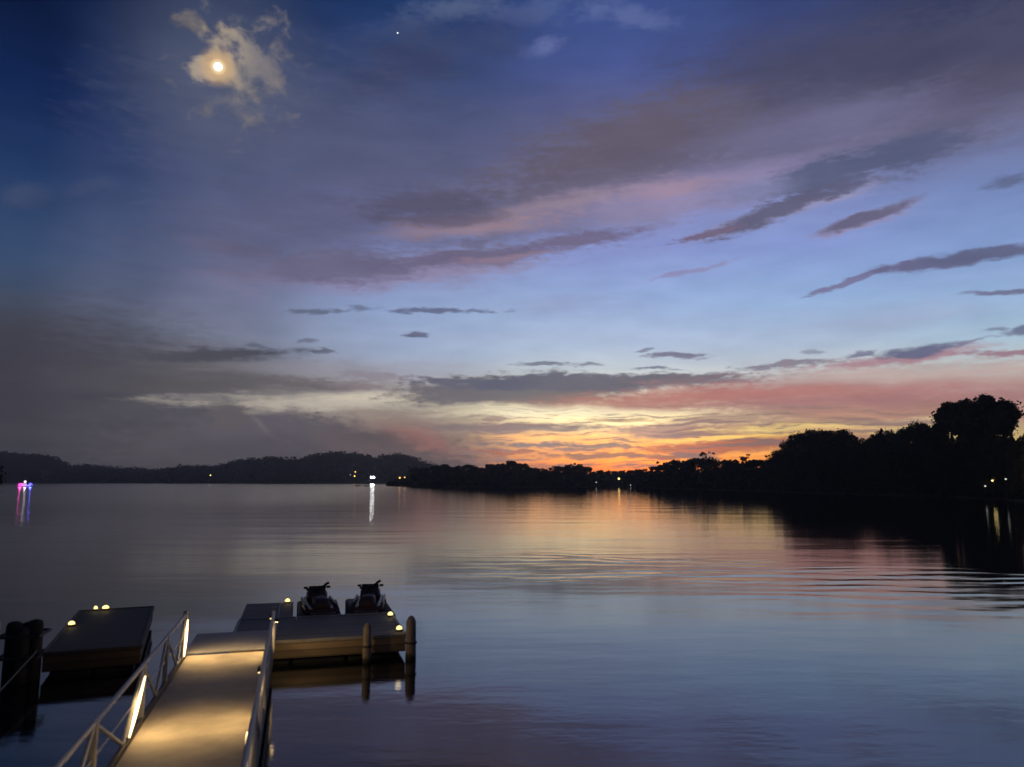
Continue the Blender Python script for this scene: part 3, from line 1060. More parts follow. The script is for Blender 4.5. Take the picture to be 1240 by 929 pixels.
for x, y, lb in ((835, 556, 'thin-topped tree a little right of the cove, crown barely above its bushy neighbours'),
                 (856, 548, 'tallest thin-topped tree above the bank treeline, against the brightest orange sky'),
                 (905, 551, 'wispy open-crowned tree standing above the bank treeline near the dark grove'),
                 (934, 552, 'wispy tree touching the foot of the tall dark grove')):
    tree(x, y, 10, 'open', 'wispy_tree', lb, G3b, 1.15)
G4 = 'tall dark grove trees on the right bank'
L4 = 'tall dense dark tree within the long grove left of the highest trees'
for x, y in ((947, 547), (958, 537), (970, 528), (984, 523), (998, 522), (1011, 522), (1022, 525), (1050, 533), (1060, 529), (1084, 524), (1097, 523), (1110, 519), (1122, 515), (1133, 518)):
    tree(x, y, 6 + rt.uniform(0, 12), 'broad_fine', 'grove_tree', L4, G4, rt.uniform(.75, 1.0))
for x, y, lb in ((1038, 527, 'pointed conifer-like tree in the notch halfway along the dark grove'),
                 (1070, 520, 'pointed tree poking above the dark grove right of the notch')):
    tree(x, y, 8, 'pointed', 'pointed_tree', lb, G4, 1.0)
for x, y in ((952, 552), (966, 545), (990, 540), (1008, 542), (1030, 541), (1045, 541), (1064, 540), (1080, 542), (1100, 540), (1118, 538), (1135, 538), (1146, 534)):
    tree(x, y, 2 + rt.uniform(0, 4), 'broad_fine', 'understorey_tree', 'shorter dark tree at the waterside foot of the long grove', 'shorter trees at the foot of the grove', 1.15)
for x, y, k, wd_, lb in ((1159, 490, 'tall', .95, 'left column of the highest tree clump, flat-topped against the pink sky'),
                         (1186, 483, 'tall', 1.0, 'highest tree on the right bank, bumpy crown with the top lump'),
                         (1211, 486, 'tall', 1.0, 'tall tree joined to the right of the highest crown'),
                         (1229, 500, 'tall', .9, 'right shoulder tree of the highest clump, sloping down to the edge'),
                         (1262, 520, 'tall', 1.0, 'tall tree cut by the right edge beside the lit brown leaves')):
    tree(x, y, 8, k, 'tall_tree', lb, 'highest trees at the right end of the bank', wd_ * 1.05)
for x, y in ((1152, 540), (1170, 530), (1186, 520), (1200, 530), (1216, 535)):
    tree(x, y, 3, 'broad_fine', 'understorey_tree', 'shorter dark tree hiding the trunks of the highest clump', 'shorter trees under the highest clump', 1.0)
tree(1239, 540, 2, 'broad_fine', 'lamplit_tree', 'brown lamplit tree at the extreme right edge below the tall clump', None, .9)
for x, y in ((1285, 530), (1310, 520), (1345, 505), (1390, 500)):
    tree(x, y, 6, 'broad_fine', 'grove_tree', 'dark tree just beyond the right edge of the view', 'trees beyond the right edge', 1.0)

# undergrowth along the whole waterline: uncountable bushes
cl = []
for x in np.arange(474, 1500, 1.1):
    d0 = interp(SHORE, x) + 3 * math.sin(x * .09)
    lim = interp([(474, 583), (500, 574), (560, 569), (700, 570), (725, 575), (770, 574), (790, 570), (900, 564), (945, 558), (1000, 545), (1100, 540), (1240, 530), (1500, 520)], x)
    hmax = max(1.2, top_z(lim, d0) - .5)
    for _ in range(6 if x < 940 else 11):
        d = d0 * (1 + rng.uniform(.008, .03)) + rng.uniform(0, 4)
        p = at_dist(x + rng.uniform(-1, 1), d)
        h = hmax * rng.uniform(.45, 1.0)
        n = 34
        u_ = rng.normal(size=(n, 3))
        u_ /= np.linalg.norm(u_, axis=1)[:, None]
        rad = rng.uniform(.2, 1, size=(n, 1)) ** .5
        wr = max(1.2, d * .006)
        cl.append(np.array([p.x, p.y, h * .5 + .2]) + u_ * rad * np.array([wr, wr, h * .5]))
cl = np.concatenate(cl)
dd = np.linalg.norm(cl[:, :2], axis=1)
v_, f_ = leaf_cards(cl, 1.0, rng)
v_ = cl.repeat(4, 0) + (v_ - cl.repeat(4, 0)) * (dd.repeat(4)[:, None] * .0038)
ug = link('undergrowth', np_mesh('undergrowth', v_, f_, M['foliage2']))
ug['kind'] = 'stuff'

# tree at the extreme left edge on the near bank
for x_, yy_, h_, lb in ((-50.4, 70.0, 9.8, 'dark leafy tree cut by the left edge, standing on the near bank'),):
    o = thing('bank_tree', lb, 'tree', (x_, yy_, 0.4), 1.0)
    for nm, me in (('trunk', TREES['broad_fine'][1][1]), ('crown', TREES['broad_fine'][1][0])):
        q_ = link(nm, me, None, o)
        q_.scale = (h_ * .8, h_ * .8, h_)


# ------------------------------------------------------------------ evening haze over the lake
hz_m = bpy.data.materials.new('haze')
hz_m.use_nodes = True
hz_m.node_tree.nodes.remove(hz_m.node_tree.nodes['Principled BSDF'])
pv = hz_m.node_tree.nodes.new('ShaderNodeVolumePrincipled')
pv.inputs['Color'].default_value = (0.85, 0.87, 0.9, 1)
pv.inputs['Density'].default_value = 0.00022
pv.inputs['Anisotropy'].default_value = 0.5
hz_m.node_tree.links.new(pv.outputs[0], hz_m.node_tree.nodes['Material Output'].inputs['Volume'])
bm = bmesh.new()
bx(bm, -3100, 3100, -3100, 3100, -4.0, 62.0)
hz = obj('haze', bm, hz_m)
hz['kind'] = 'stuff'

# ------------------------------------------------------------------ dock frame of reference
A = math.atan2(1.69, 5.98)
U = Vector((-math.sin(A), math.cos(A), 0))      # along the walkway, away from the viewer
V = Vector((math.cos(A), math.sin(A), 0))       # to the right
R0 = Vector((-3.45, 10.54, 0))
ZD = 0.55


def st(s, t, z=0.0):
    return R0 + U * s + V * t + Vector((0, 0, z))


# inside each dock thing: local x = t (right), local y = s (away)
gw = thing('gangway', 'beige gangway with grey truss railings, lit by warm light bars, leading out to the docks', 'gangway', st(0, 0), A)
W = 1.85
bm = bmesh.new()
bx(bm, -W + .06, -.06, -6.0, 7.15, ZD - .10, ZD, .01)
obj('deck', bm, M['deck'], gw)
for t0, t1 in ((-W - .02, -W + .056), (-.056, .02)):
    bm = bmesh.new()
    bx(bm, t0, t1, -6.0, 7.2, ZD - .30, ZD + .07, .012)
    obj('side_beam', bm, M['dark_steel'], gw)
RH = ZD + .87
for t_ in (-W, 0.0):
    bm = bmesh.new()
    tube(bm, [(t_, -6.0, RH), (t_, 7.15, RH)], .034, 8)
    obj('handrail', bm, M['steel'], gw)
    bm = bmesh.new()
    tube(bm, [(t_, -6.0, ZD + .44), (t_, 7.1, ZD + .44)], .012, 6)
    obj('mid_rail', bm, M['steel'], gw)
    posts = (-5.6, -3.3, -.5, 2.5, 4.7, 7.08)
    for p_ in posts:
        bm = bmesh.new()
        bx(bm, t_ - .04, t_ + .04, p_ - .05, p_ + .05, ZD - .02, RH + .02 + (.08 if p_ > 7 else 0), .006)
        obj('post', bm, M['steel'], gw)
    for a_, b_ in zip(posts, posts[1:]):
        mid = a_ + (b_ - a_) * .57
        bm = bmesh.new()
        tube(bm, [(t_, a_ + .03, RH - .03), (t_, mid, ZD + .06)], .026, 6)
        obj('brace', bm, M['steel'], gw)
        bm = bmesh.new()
        tube(bm, [(t_, mid + .02, ZD + .06), (t_, b_ - .04, RH - .03)], .026, 6)
        obj('brace', bm, M['steel'], gw)


def rail_light(s0, s1, t_, inward, label, energy, lo=.10, hi=.74):
    """slim lit bar clipped to a railing brace; local axes as the gangway"""
    o = thing('light_bar', label, 'light', st((s0 + s1) / 2, t_, 0), A, 'warm light bars on the gangway railings')
    h = (s1 - s0) / 2
    xo = inward * .045
    bm = bmesh.new()
    tube(bm, [(xo * .6, -h, ZD + lo), (xo * .6, h, ZD + hi)], .026, 6)
    obj('housing', bm, M['steel'], o)
    bm = bmesh.new()
    tube(bm, [(xo * 1.35, h * q_, ZD + (lo + hi) / 2 + (hi - lo) / 2 * q_) for q_ in (-.97, -.6, -.1, .4, .97)], [.006, .018, .024, .018, .005], 8)
    obj('diffuser', bm, M['bar_lamp'], o)
    ld = bpy.data.lights.new('light_bar_lamp', 'SPOT')
    ld.energy = energy
    ld.color = (1.0, 0.66, 0.28)
    ld.spot_size = R(150)
    ld.spot_blend = 1.0
    ld.shadow_soft_size = .06
    lo_ = bpy.data.objects.new('light_bar_lamp', ld)
    col.objects.link(lo_)
    lo_.parent = o
    lo_.location = (inward * .12, 0, ZD + .80)
    d = Vector((inward * .75, -.05, -.8))
    lo_.rotation_euler = d.to_track_quat('-Z', 'Y').to_euler()
    return o


rail_light(1.35, 2.35, -W, 1, 'glowing warm bar on the left railing beside the middle pool of light', 52)
rail_light(6.72, 7.02, -W, 1, 'glowing warm bar at the far end of the left railing', 64, .06, .80)
rail_light(-2.0, -.9, 0.0, -1, 'glowing warm bar on the right railing at the bottom of the picture', 43)


def downlight(s, t_, inward, label, energy):
    """small shielded lamp under the handrail"""
    o = thing('rail_downlight', label, 'light', st(s, t_, 0), A, 'shielded lamps under the right handrail')
    bm = bmesh.new()
    bx(bm, min(0, inward * .09), max(0, inward * .09), -.10, .10, ZD + .77, ZD + .835, .012)
    obj('housing', bm, M['dark_steel'], o)
    bm = bmesh.new()
    bx(bm, min(inward * .02, inward * .075), max(inward * .02, inward * .075), -.08, .08, ZD + .758, ZD + .768, .003)
    obj('lens', bm, M['bar_lamp'], o)
    ld = bpy.data.lights.new('rail_downlight_lamp', 'SPOT')
    ld.energy = energy
    ld.color = (1.0, 0.66, 0.28)
    ld.spot_size = R(150)
    ld.spot_blend = 1.0
    ld.shadow_soft_size = .05
    lo_ = bpy.data.objects.new('rail_downlight_lamp', ld)
    col.objects.link(lo_)
    lo_.parent = o
    lo_.location = (inward * .12, 0, ZD + .74)
    lo_.rotation_euler = Vector((inward * .75, 0 if inward < 0 else .55, -.8)).to_track_quat('-Z', 'Y').to_euler()


downlight(2.0, 0.0, -1, 'small shielded lamp under the right handrail at the middle pool of light', 38)
downlight(6.85, 0.0, -1, 'small shielded lamp under the right handrail at the far pool of light', 46)
downlight(6.4, 0.03, 1, 'added shielded lamp outside the right railing, there only to light the dock front', 40)  # added lamp, its source kept out of sight, to brighten the dock fascia


# ------------------------------------------------------------------ floating docks
def dock(name, label, s0, s1, t0, t1, group, top='dock_top', trim='dock_trim', side='fascia', at=None, rz=A):
    o = thing(name, label, 'dock', at if at is not None else st(s0, t0), rz, group)
    w_, l_ = t1 - t0, s1 - s0
    bm = bmesh.new()
    bx(bm, .04, w_ - .04, .04, l_ - .04, ZD - .06, ZD, .006)
    obj('deck', bm, M[top], o)
    bm = bmesh.new()
    bx(bm, 0, w_, 0, .045, .14, ZD - .07, .008)
    bx(bm, 0, w_, l_ - .045, l_, .14, ZD - .07, .008)
    bx(bm, 0, .045, .047, l_ - .047, .14, ZD - .07, .008)
    bx(bm, w_ - .045, w_, .047, l_ - .047, .14, ZD - .07, .008)
    obj('fascia', bm, M[side], o)
    bm = bmesh.new()
    bx(bm, -.03, w_ + .03, -.035, .036, ZD - .066, ZD + .02, .015)
    bx(bm, -.03, w_ + .03, l_ - .036, l_ + .035, ZD - .066, ZD + .02, .015)
    bx(bm, -.035, .036, .039, l_ - .039, ZD - .066, ZD + .018, .012)
    bx(bm, w_ - .036, w_ + .035, .039, l_ - .039, ZD - .066, ZD + .018, .012)
    obj('rub_rail', bm, M[trim], o)
    nfl = max(2, int(w_ / 1.1))
    for i in range(nfl):
        bm = bmesh.new()
        x0 = .1 + (w_ - .2) * i / nfl
        bx(bm, x0 + .03, x0 + (w_ - .2) / nfl - .03, .12, l_ - .12, -.25, .135, .05)
        obj('float', bm, M['float'], o)
    return o


DS0, DS1, DT0, DT1 = 8.15, 13.2, -1.0, 3.13
rd = dock('floating_dock', 'right floating dock carrying two jet skis, brown fascia facing the shore', DS0, 11.3, DT0, DT1, 'floating docks')
# the finger of the dock that runs on beside the jet skis
bm = bmesh.new()
bx(bm, .04, 1.36, 3.19, 5.9, ZD - .06, ZD, .006)
obj('finger_deck', bm, M['dock_top'], rd)
bm = bmesh.new()
bx(bm, 0, .036, 3.19, 5.9, .14, ZD - .003, .008)
bx(bm, 1.364, 1.4, 3.19, 5.9, .14, ZD - .003, .008)
bx(bm, 0, 1.4, 5.903, 5.94, .14, ZD - .003, .008)
obj('finger_fascia', bm, M['fascia'], rd)
bm = bmesh.new()
bx(bm, .12, 1.28, 3.35, 5.8, -.25, .135, .05)
obj('float', bm, M['float'], rd)
# darker hinged landing between gangway and dock, belongs to the gangway
bm = bmesh.new()
bx(bm, -W + .0, -.02, 7.16, 9.35, ZD + .022, ZD + .05, .01)
ap = obj('apron', bm, M['dock_trim'], gw)
# pale metal strip across the dock top, in line with the right railing
bm = bmesh.new()
bx(bm, .98, 1.03, .06, 5.85, ZD + .004, ZD + .03, .008)
obj('edge_strip', bm, M['dock_trim'], rd)
bm = bmesh.new()
for q_ in (0.0, 0.16):
    tube(bm, [(1.5, 2.5 + q_, ZD), (1.5, 2.5 + q_, ZD + .07)], .016, 6)
tube(bm, [(1.5, 2.4, ZD + .08), (1.5, 2.76, ZD + .08)], .018, 6)
obj('cleat', bm, M['steel'], rd)
LDA = R(23)
LD0 = Vector((-10.4, 17.15, 0))


def on_left(x, y, z):
    return LD0 + Vector((math.cos(LDA) * x - math.sin(LDA) * y, math.sin(LDA) * x + math.cos(LDA) * y, z))


ld_ = dock('floating_dock', 'left floating dock, dim and empty, with three small yellow lights on its edge', 0, 5.9, 0, 1.95, 'floating docks', 'dock_shaded', 'trim_shaded', 'fascia_shaded', LD0, LDA)


def dock_light(s, t, label, size=1.0, at=None):
    o = thing('dock_light', label, 'light', at if at is not None else st(s, t, ZD + .02), A, 'small yellow dock lights')
    size *= .85
    bm = bmesh.new()
    bx(bm, -.09 * size, .09 * size, -.06, .06, 0, .035, .012)
    obj('base', bm, M['rubber'], o)
    bm = bmesh.new()
    lathe(bm, [(.085 * size, .036), (.085 * size, .065), (.06 * size, .10), (.02, .115)], 14)
    obj('lens', bm, M['dock_lamp'], o, True)
    ld = bpy.data.lights.new('dock_light_lamp', 'POINT')
    ld.energy = .35
    ld.color = (1, .78, .4)
    ld.shadow_soft_size = .08
    lo_ = bpy.data.objects.new('dock_light_lamp', ld)
    col.objects.link(lo_)
    lo_.parent = o
    lo_.location = (0, 0, .2)
    return o


dock_light(13.9, .22, 'small yellow light on the far edge of the right dock, left of the jet skis')
dock_light(10.65, 3.04, 'small yellow light on the right edge of the right dock, beside the right jet ski')
dock_light(8.55, 3.02, 'small yellow light at the near right corner of the right dock by the tall piling')
dock_light(0, 0, 'smaller of the two adjacent yellow lights at the far end of the left dock', .7, on_left(.42, 5.75, ZD + .02))
dock_light(0, 0, 'larger of the two adjacent yellow lights at the far end of the left dock', 1.25, on_left(.68, 5.75, ZD + .02))
dock_light(0, 0, 'single yellow light on the left edge of the left dock, next to the pile cluster', 1.1, on_left(.12, 3.3, ZD + .02))


# ------------------------------------------------------------------ pilings
def piling(s, t, r_, top, material, name, label):
    o = thing(name, label, 'piling', st(s, t, 0), .4)
    bm = bmesh.new()
    lathe(bm, [(r_ * 1.05, -2.0), (r_ * 1.05, 0.0), (r_, .5), (r_ * .96, top - r_ * 1.2), (r_ * .8, top - r_ * .7), (r_ * .5, top - r_ * .2), (r_ * .15, top)], 18)
    obj('shaft', bm, material, o, True)
    bm = bmesh.new()
    for k in range(1):
        z = ZD - .2
        rr = r_ * 1.03
        lathe(bm, [(rr, z), (rr + .02, z + .005), (rr + .02, z + .05), (rr, z + .055)], 18)
    obj('hoop', bm, M['dark_steel'], o)
    return o


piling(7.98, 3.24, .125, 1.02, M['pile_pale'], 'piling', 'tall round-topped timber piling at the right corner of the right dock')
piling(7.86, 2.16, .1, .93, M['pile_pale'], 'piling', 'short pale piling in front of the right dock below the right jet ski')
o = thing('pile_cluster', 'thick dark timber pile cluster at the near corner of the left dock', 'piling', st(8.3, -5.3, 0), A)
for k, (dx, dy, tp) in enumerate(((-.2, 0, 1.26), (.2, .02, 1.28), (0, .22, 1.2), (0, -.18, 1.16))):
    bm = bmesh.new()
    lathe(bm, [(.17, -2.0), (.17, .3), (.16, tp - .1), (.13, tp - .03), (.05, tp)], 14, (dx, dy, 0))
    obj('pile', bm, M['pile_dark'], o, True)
for z in (.5, .95):
    bm = bmesh.new()
    bx(bm, -.39, .39, -.385, -.36, z, z + .06)
    bx(bm, -.39, .39, .40, .425, z, z + .06)
    bx(bm, -.415, -.39, -.385, .425, z, z + .06)
    bx(bm, .39, .415, -.385, .425, z, z + .06)
    bmesh.ops.remove_doubles(bm, verts=bm.verts, dist=.001)
    obj('band', bm, M['dark_steel'], o)


# ------------------------------------------------------------------ jet skis on drive-on floats
def ring_hull(y, hw, zb, zt, flare=1.0):
    """cross-section of the hull at station y (closed ring)"""
    return [(-hw * .12, y, zb), (-hw * .62, y, zb + (zt - zb) * .25), (-hw * .95, y, zb + (zt - zb) * .55), (-hw, y, zb + (zt - zb) * .78), (-hw * .9, y, zt),
            (-hw * .45, y, zt - .01), (hw * .45, y, zt - .01), (hw * .9, y, zt), (hw, y, zb + (zt - zb) * .78), (hw * .95, y, zb + (zt - zb) * .55),
            (hw * .62, y, zb + (zt - zb) * .25), (hw * .12, y, zb)]


def jet_ski(loc, rz, label, steer, platform):
    o = thing('jet_ski', label, 'jet ski', loc, rz, 'jet skis on the right dock')
    # stern at -y, bow at +y; z = 0 keel
    bm = bmesh.new()
    loft(bm, [ring_hull(-1.25, .50, .06, .40), ring_hull(-.8, .57, .03, .42), ring_hull(0, .58, .0, .44), ring_hull(.7, .52, .02, .48), ring_hull(1.2, .36, .12, .54),
              ring_hull(1.55, .16, .30, .58), ring_hull(1.68, .04, .44, .58)])
    obj('hull', bm, M['hull_red'], o, True)
    bm = bmesh.new()   # bumper band
    for sgn in (-1, 1):
        tube(bm, [(sgn * .51, -1.25, .32), (sgn * .585, -.8, .335), (sgn * .595, 0, .345), (sgn * .535, .7, .375), (sgn * .375, 1.2, .45), (sgn * .17, 1.56, .52)], .03, 6)
    tube(bm, [(-.5, -1.27, .32), (.5, -1.27, .32)], .03, 6)
    obj('bumper', bm, M['rubber'], o)
    # raised side decks beside the footwells
    for sgn in (-1, 1):
        bm = bmesh.new()
        loft(bm, [[(sgn * (.52 + dx * .9), y, z + zz) for dx, zz in ((-.09, 0), (.03, 0), (.02, .10), (-.05, .12))] for y, z in ((-1.15, .39), (-.4, .42), (.35, .43), (.8, .46))])
        bmesh.ops.recalc_face_normals(bm, faces=bm.faces)
        obj('gunwale', bm, M['hull_grey'], o, True)
    # saddle
    bm = bmesh.new()
    def sring(y, hw, zb, zt):
        return [(-hw, y, zb), (-hw * .98, y, zb + (zt - zb) * .55), (-hw * .72, y, zt - .03), (-hw * .3, y, zt), (hw * .3, y, zt), (hw * .72, y, zt - .03), (hw * .98, y, zb + (zt - zb) * .55), (hw, y, zb)]
    loft(bm, [sring(-1.12, .24, .38, .60), sring(-1.0, .29, .38, .76), sring(-.6, .28, .40, .80), sring(-.45, .26, .40, .74), sring(.0, .23, .41, .73), sring(.25, .21, .42, .78), sring(.34, .18, .42, .74)])
    obj('seat', bm, M['seat'], o, True)
    # engine hood and front fairing
    bm = bmesh.new()
    loft(bm, [sring(.3, .30, .42, .72), sring(.42, .36, .42, .95), sring(.62, .37, .44, 1.0), sring(.9, .30, .46, .84), sring(1.25, .20, .52, .68), sring(1.5, .08, .56, .61)])
    obj('hood', bm, M['hull_red'], o, True)
    # raked visor
    bm = bmesh.new()
    loft(bm, [[(-.29, .52, .92), (.29, .52, .92), (.29, .56, .91), (-.29, .56, .91)], [(-.31, .42, 1.03), (.31, .42, 1.03), (.31, .44, 1.035), (-.31, .44, 1.035)]])
    obj('visor', bm, M['hull_dark'], o)
    # steering head with handlebar turned to one side
    hb = bpy.data.objects.new('handlebar', None)
    bm = bmesh.new()
    tube(bm, [(0, .14, -.22), (0, 0, 0)], [.075, .06], 10)
    bx(bm, -.13, .13, -.07, .09, -.05, .055, .03)
    tube(bm, [(-.40, -.10, .05), (-.22, -.02, .02), (0, 0, .01), (.22, -.02, .02), (.40, -.10, .05)], .032, 8)
    hbo = obj('handlebar', bm, M['hull_dark'], o, True)
    hbo.location = (0, .34, .95)
    hbo.rotation_euler = (R(-28), R(-14), R(steer))
    for sgn in (-1, 1):
        bm = bmesh.new()
        tube(bm, [(sgn * .27, -.045, .03), (sgn * .43, -.115, .055)], .048, 8)
        gpo = obj('grip', bm, M['rubber'], hbo)
    # mirrors on the fairing shoulders
    for sgn in (-1, 1):
        bm = bmesh.new()
        tube(bm, [(sgn * .24, .62, .88), (sgn * .36, .58, .95)], .018, 6)
        bx(bm, sgn * .40 - .07, sgn * .40 + .07, .54, .60, .91, 1.0, .02)
        obj('mirror', bm, M['hull_dark'], o)
    bm = bmesh.new()   # boarding platform and jet nozzle
    bx(bm, -.42, .42, -1.5, -1.25, .27, .33, .02)
    lathe(bm, [(.10, -.02), (.10, .14), (.08, .16)], 12, (0, -1.36, .1))
    obj('swim_platform', bm, M['hull_grey'], o)
    return o


def ski_float(loc, rz, label):
    o = thing('ski_port', label, 'jet ski float', loc, rz, 'drive-on floats under the jet skis')
    bm = bmesh.new()
    bx(bm, -.63, -.2, -1.66, 1.6, -.12, .50, .07)
    obj('pontoon', bm, M['float'], o, True)
    bm = bmesh.new()
    bx(bm, .2, .63, -1.66, 1.6, -.12, .50, .07)
    obj('pontoon', bm, M['float'], o, True)
    for y in (-1.1, -.2, .7):
        bm = bmesh.new()
        tube(bm, [(-.2, y, .05), (.2, y, .05)], .05, 10)
        obj('roller', bm, M['rubber'], o)
    return o


for s_, t_, rz_, lb, fl, steer in ((13.05, 1.14, R(5), 'left jet ski of two on the right dock, handlebars lower, nearer the gangway', 'black drive-on float under the left jet ski', 18),
                                   (13.05, 2.66, R(-9), 'right jet ski of two on the right dock, turned slightly, steering bar raised higher', 'black drive-on float under the right jet ski', 34)):
    c = st(s_, t_, 0)
    ski_float(c, A, fl)
    jo = jet_ski(c + Vector((0, 0, .30)), A + rz_, lb, steer, True)
    jo.scale = (.86, .9, .78)

# ------------------------------------------------------------------ moored boat at the left edge, mooring line
o = thing('moored_boat', 'dark moored motorboat cut by the left edge, pale slanted windscreen', 'boat', st(9.6, -7.35, 0), A + R(10))
bm = bmesh.new()
def bring(y, hw, zb, zt):
    return [(0, y, zb), (-hw * .6, y, zb + .12), (-hw, y, zt - .25), (-hw * 1.03, y, zt), (-hw * .9, y, zt + .02), (hw * .9, y, zt + .02), (hw * 1.03, y, zt), (hw, y, zt - .25), (hw * .6, y, zb + .12)]
loft(bm, [bring(-2.4, .95, -.3, .75), bring(-1, 1.05, -.3, .78), bring(.8, 1.0, -.3, .86), bring(2.2, .6, -.1, .98), bring(3.0, .12, .3, 1.08)])
obj('hull', bm, M['boat_dark'], o, True)
bm = bmesh.new()
loft(bm, [[(-.75, .3, .86), (.75, .3, .86), (.75, .34, .86), (-.75, .34, .86)], [(-.6, -.05, 1.3), (.6, -.05, 1.3), (.6, -.02, 1.31), (-.6, -.02, 1.31)]])
obj('windscreen', bm, M['screen'], o)
bm = bmesh.new()
bx(bm, -.5, .5, -1.6, -1.1, .78, 1.12, .08)
obj('seat', bm, M['boat_dark'], o)
bm = bmesh.new()
bx(bm, -.2, .2, -2.85, -2.45, .3, 1.25, .1)
obj('outboard', bm, M['rubber'], o)

bm = bmesh.new()
a_, b_ = st(8.2, -5.0, .62), st(-4.5, -3.9, .95)
tube(bm, [a_.lerp(b_, k / 14) - Vector((0, 0, .32 * math.sin(math.pi * k / 14))) for k in range(15)], .016, 6)
tag(obj('mooring_line', bm, M['rope']), 'thin pale mooring line from the pile cluster back towards the shore', 'rope')

# ------------------------------------------------------------------ lamps along the far shores


def lamp_post(pos, h, r_, glow, label, group=None, energy=0, colr=(1, .8, .5), arm=False, cat='lamp'):
    o = thing('shore_lamp', label, cat, pos, 0, group)
    bm = bmesh.new()
    tube(bm, [(0, 0, -.3), (0, 0, h)], [max(.07, r_ * .22), max(.05, r_ * .14)], 8)
    obj('pole', bm, M['dark_steel'], o)
    bm = bmesh.new()
    lathe(bm, [(r_ * .5, h), (r_ * .95, h + r_ * .4), (r_, h + r_ * .9), (r_ * .7, h + r_ * 1.5), (r_ * .2, h + r_ * 1.8)], 12)
    obj('globe', bm, glow, o, True)
    bm = bmesh.new()
    lathe(bm, [(r_ * .75, h + r_ * 1.65), (r_ * .7, h + r_ * 1.85), (r_ * .1, h + r_ * 2.1)], 12)
    obj('cap', bm, M['dark_steel'], o)
    if energy:
        ld = bpy.data.lights.new('shore_lamp_light', 'POINT')
        ld.energy = energy
        ld.color = colr
        ld.shadow_soft_size = r_
        lo_ = bpy.data.objects.new('shore_lamp_light', ld)
        col.objects.link(lo_)
        lo_.parent = o
        lo_.location = (0, -r_ * 2.5, h + r_)
    return o


def lamp_at(x, y, dist, r_, glow, label, zfoot=0.3, **kw):
    p = at_dist(x, dist)
    z = top_z(y, dist)
    return lamp_post((p.x, p.y, zfoot), max(.6, z - zfoot - r_), r_, glow, label, **kw)


# bright floodlight: a frame with three lamps
p = at_dist(451, 1060)
o = thing('floodlight', 'brilliant white floodlight low on the far shore, casting a long streak on the water', 'lamp', (p.x, p.y, .4))
zc = top_z(578, 1060) - .4
bm = bmesh.new()
for xx in (-2.6, 2.6):
    tube(bm, [(xx, 0, -1), (xx, 0, zc + 1.2)], .18, 8)
bx(bm, -3.0, 3.0, -.12, .12, zc + 1.25, zc + 1.6, .04)
bx(bm, -3.0, 3.0, -.12, .12, zc - 1.6, zc - 1.3, .04)
obj('frame', bm, M['dark_steel'], o)
for k in (-1.9, 0, 1.9):
    bm = bmesh.new()
    bx(bm, k - .8, k + .8, -.35, -.13, zc - 1.1, zc + 1.1, .1)
    obj('lamp_head', bm, M['lamp_white'], o)
lamp_at(430, 571.5, 1120, .9, M['lamp_amber'], 'upper amber lamp of the pair left of the brilliant floodlight')
lamp_at(429.2, 576.5, 1060, 1.0, M['lamp_amber'], 'lower amber lamp of the pair left of the brilliant floodlight')
lamp_at(424, 575, 1070, .65, M['lamp_dim'], 'faint grey lamp just left of the amber pair')
lamp_at(484, 578.5, 590, .62, M['lamp_amber'], 'brighter amber lamp on the headland tip')
lamp_at(490, 578.0, 585, .45, M['lamp_amber'], 'smaller amber lamp right beside the one on the headland tip')
lamp_at(254.5, 575.5, 1110, .9, M['lamp_warm'], 'lone small pale yellow lamp on the distant left shore')
lamp_at(332, 574.5, 1110, .75, M['lamp_dim'], 'faint grey lamp on the distant shore halfway to the floodlight')
lamp_at(749.5, 579.5, 568, .8, M['lamp_warm'], 'warm yellow lamp in the cove below the orange glow')
lamp_at(722, 584, 530, .42, M['lamp_dim'], 'dim whitish lamp at the left side of the cove')
lamp_at(763.5, 592, 520, .36, M['lamp_dim'], 'tiny white lamp near the waterline of the cove')
lamp_at(1202, 581.5, 176, .27, M['lamp_warm'], 'yellow lamp under the highest trees on the right bank', energy=18, colr=(1, .75, .35))
lamp_at(1192.5, 588.5, 172, .2, M['lamp_dim'], 'dim grey lamp just left of the yellow lamp on the right bank')
lamp_at(1218, 580, 161, .2, M['lamp_dim'], 'dim white lamp just right of the yellow lamp on the right bank')
pl = at_dist(1246, interp(SHORE, 1246) - 6)
lamp_post((pl.x, pl.y, .3), 6.0, .25, M['lamp_warm'], 'lamp just beyond the right edge, lighting the brown leaves', energy=500, colr=(1, .66, .3))


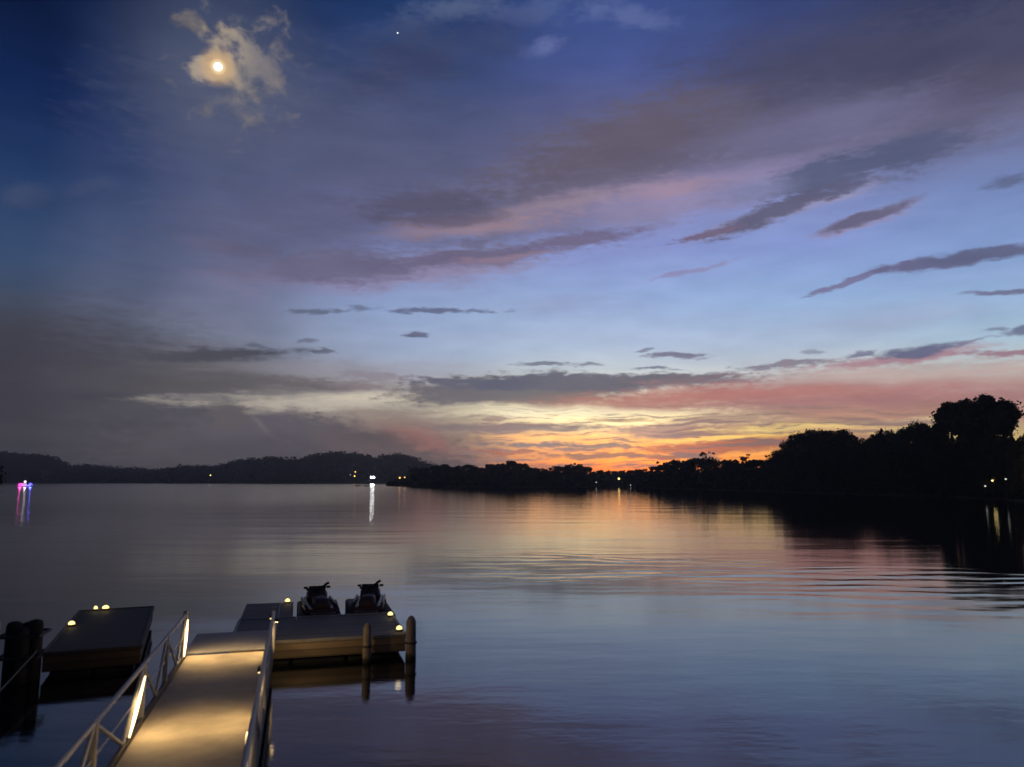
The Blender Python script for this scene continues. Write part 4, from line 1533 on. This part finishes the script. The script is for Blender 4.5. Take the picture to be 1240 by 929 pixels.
# ------------------------------------------------------------------ boats out on the lake
def patrol_boat(pos, rz):
    o = thing('patrol_boat', 'small patrol boat far out at the left with pink, white and blue flashing lights', 'boat', pos, rz)
    bm = bmesh.new()
    def r2(x, hw, zb, zt):
        return [(x, 0, zb), (x, -hw * .7, zb + .4), (x, -hw, zt), (x, hw, zt), (x, hw * .7, zb + .4)]
    loft(bm, [r2(-4.5, 1.3, -.4, 1.1), r2(-1, 1.5, -.4, 1.15), r2(2.5, 1.1, -.3, 1.4), r2(4.8, .12, .4, 1.75)])
    obj('hull', bm, M['white'], o, True)
    bm = bmesh.new()
    loft(bm, [[(-2.2, -1.05, 1.12), (1.3, -1.05, 1.2), (1.3, 1.05, 1.2), (-2.2, 1.05, 1.12)], [(-2.0, -.95, 2.7), (.4, -.95, 2.75), (.4, .95, 2.75), (-2.0, .95, 2.7)]])
    obj('cabin', bm, M['white'], o)
    bm = bmesh.new()
    bx(bm, -1.7, .3, -1.03, -.96, 1.85, 2.45, .02)
    bx(bm, -1.7, .3, .96, 1.03, 1.85, 2.45, .02)
    obj('window', bm, M['screen'], o)
    for nm, xx, z, r_, mt_, e, cc in (('pink_beacon', -3.0, 1.9, 1.0, 'pol_pink', 500, (1, .08, .5)), ('white_beacon', -.2, 3.7, .7, 'pol_white', 250, (1, .9, 1)), ('blue_beacon', 2.9, 2.0, 1.1, 'pol_blue', 700, (.1, .12, 1))):
        bm = bmesh.new()
        tube(bm, [(xx, 0, 1.0 if nm != 'white_beacon' else 2.7), (xx, 0, z - r_ * .6)], .12, 8)
        lathe(bm, [(r_ * .9, z - r_ * .6), (r_, z), (r_ * .8, z + r_ * .4), (r_ * .3, z + r_ * .65)], 12, (xx, 0, 0))
        obj(nm, bm, M[mt_], o, True)
        ld = bpy.data.lights.new(nm + '_lamp', 'POINT')
        ld.energy = e
        ld.color = cc
        ld.shadow_soft_size = .5
        lo_ = bpy.data.objects.new(nm + '_lamp', ld)
        col.objects.link(lo_)
        lo_.parent = o
        lo_.location = (xx, -2.6, z + .2)
    return o


p = at_dist(31, 500)
patrol_boat((p.x, p.y, 0), math.atan2(p.x, p.y) * -1)


def small_boat(pos, rz, label):
    o = thing('small_boat', label, 'boat', pos, rz, 'little dark boats below the floodlight')
    bm = bmesh.new()
    def r3(x, hw, zb, zt):
        return [(x, 0, zb), (x, -hw * .8, zb + .2), (x, -hw, zt), (x, -hw * .85, zt), (x, -hw * .6, zb + .3), (x, hw * .6, zb + .3), (x, hw * .85, zt), (x, hw, zt), (x, hw * .8, zb + .2)]
    loft(bm, [r3(-1.9, .6, -.1, .6), r3(0, .75, -.15, .58), r3(1.4, .5, -.05, .72), r3(2.2, .06, .3, .9)])
    obj('hull', bm, M['boat_dark'], o, True)
    bm = bmesh.new()
    for y in (-.9, .5):
        bx(bm, y - .15, y + .15, -.62, .62, .42, .47, .01)
    obj('thwart', bm, M['boat_dark'], o)
    bm = bmesh.new()
    bx(bm, -2.25, -1.95, -.18, .18, .1, 1.0, .05)
    obj('outboard', bm, M['rubber'], o)
    return o


p = at_dist(433, 575)
small_boat((p.x, p.y, 0), .2, 'left one of two little dark boats on the water below the floodlight')
p = at_dist(443.5, 560)
small_boat((p.x, p.y, 0), 2.7, 'right one of two little dark boats, nearest the bright streak on the water')

# ------------------------------------------------------------------ moon and the one star
bm = bmesh.new()
bmesh.ops.create_icosphere(bm, subdivisions=4, radius=20000 * math.tan(R(.25)))
m_ = obj('moon', bm, M['moon'], None, True)
m_.location = Vector((0, 0, EYE)) + md * 20000
tag(m_, 'bright full moon shining through broken cloud at the upper left', 'moon')
sa, se = azel(481.5, 40)
sd = Vector((math.sin(R(sa)) * math.cos(R(se)), math.cos(R(sa)) * math.cos(R(se)), math.sin(R(se))))
bm = bmesh.new()
bmesh.ops.create_icosphere(bm, subdivisions=2, radius=20000 * math.tan(R(.05)))
s_ = obj('star', bm, M['star'], None, True)
s_.location = Vector((0, 0, EYE)) + sd * 20000
tag(s_, 'single white star in the deep blue sky right of the moon', 'star')
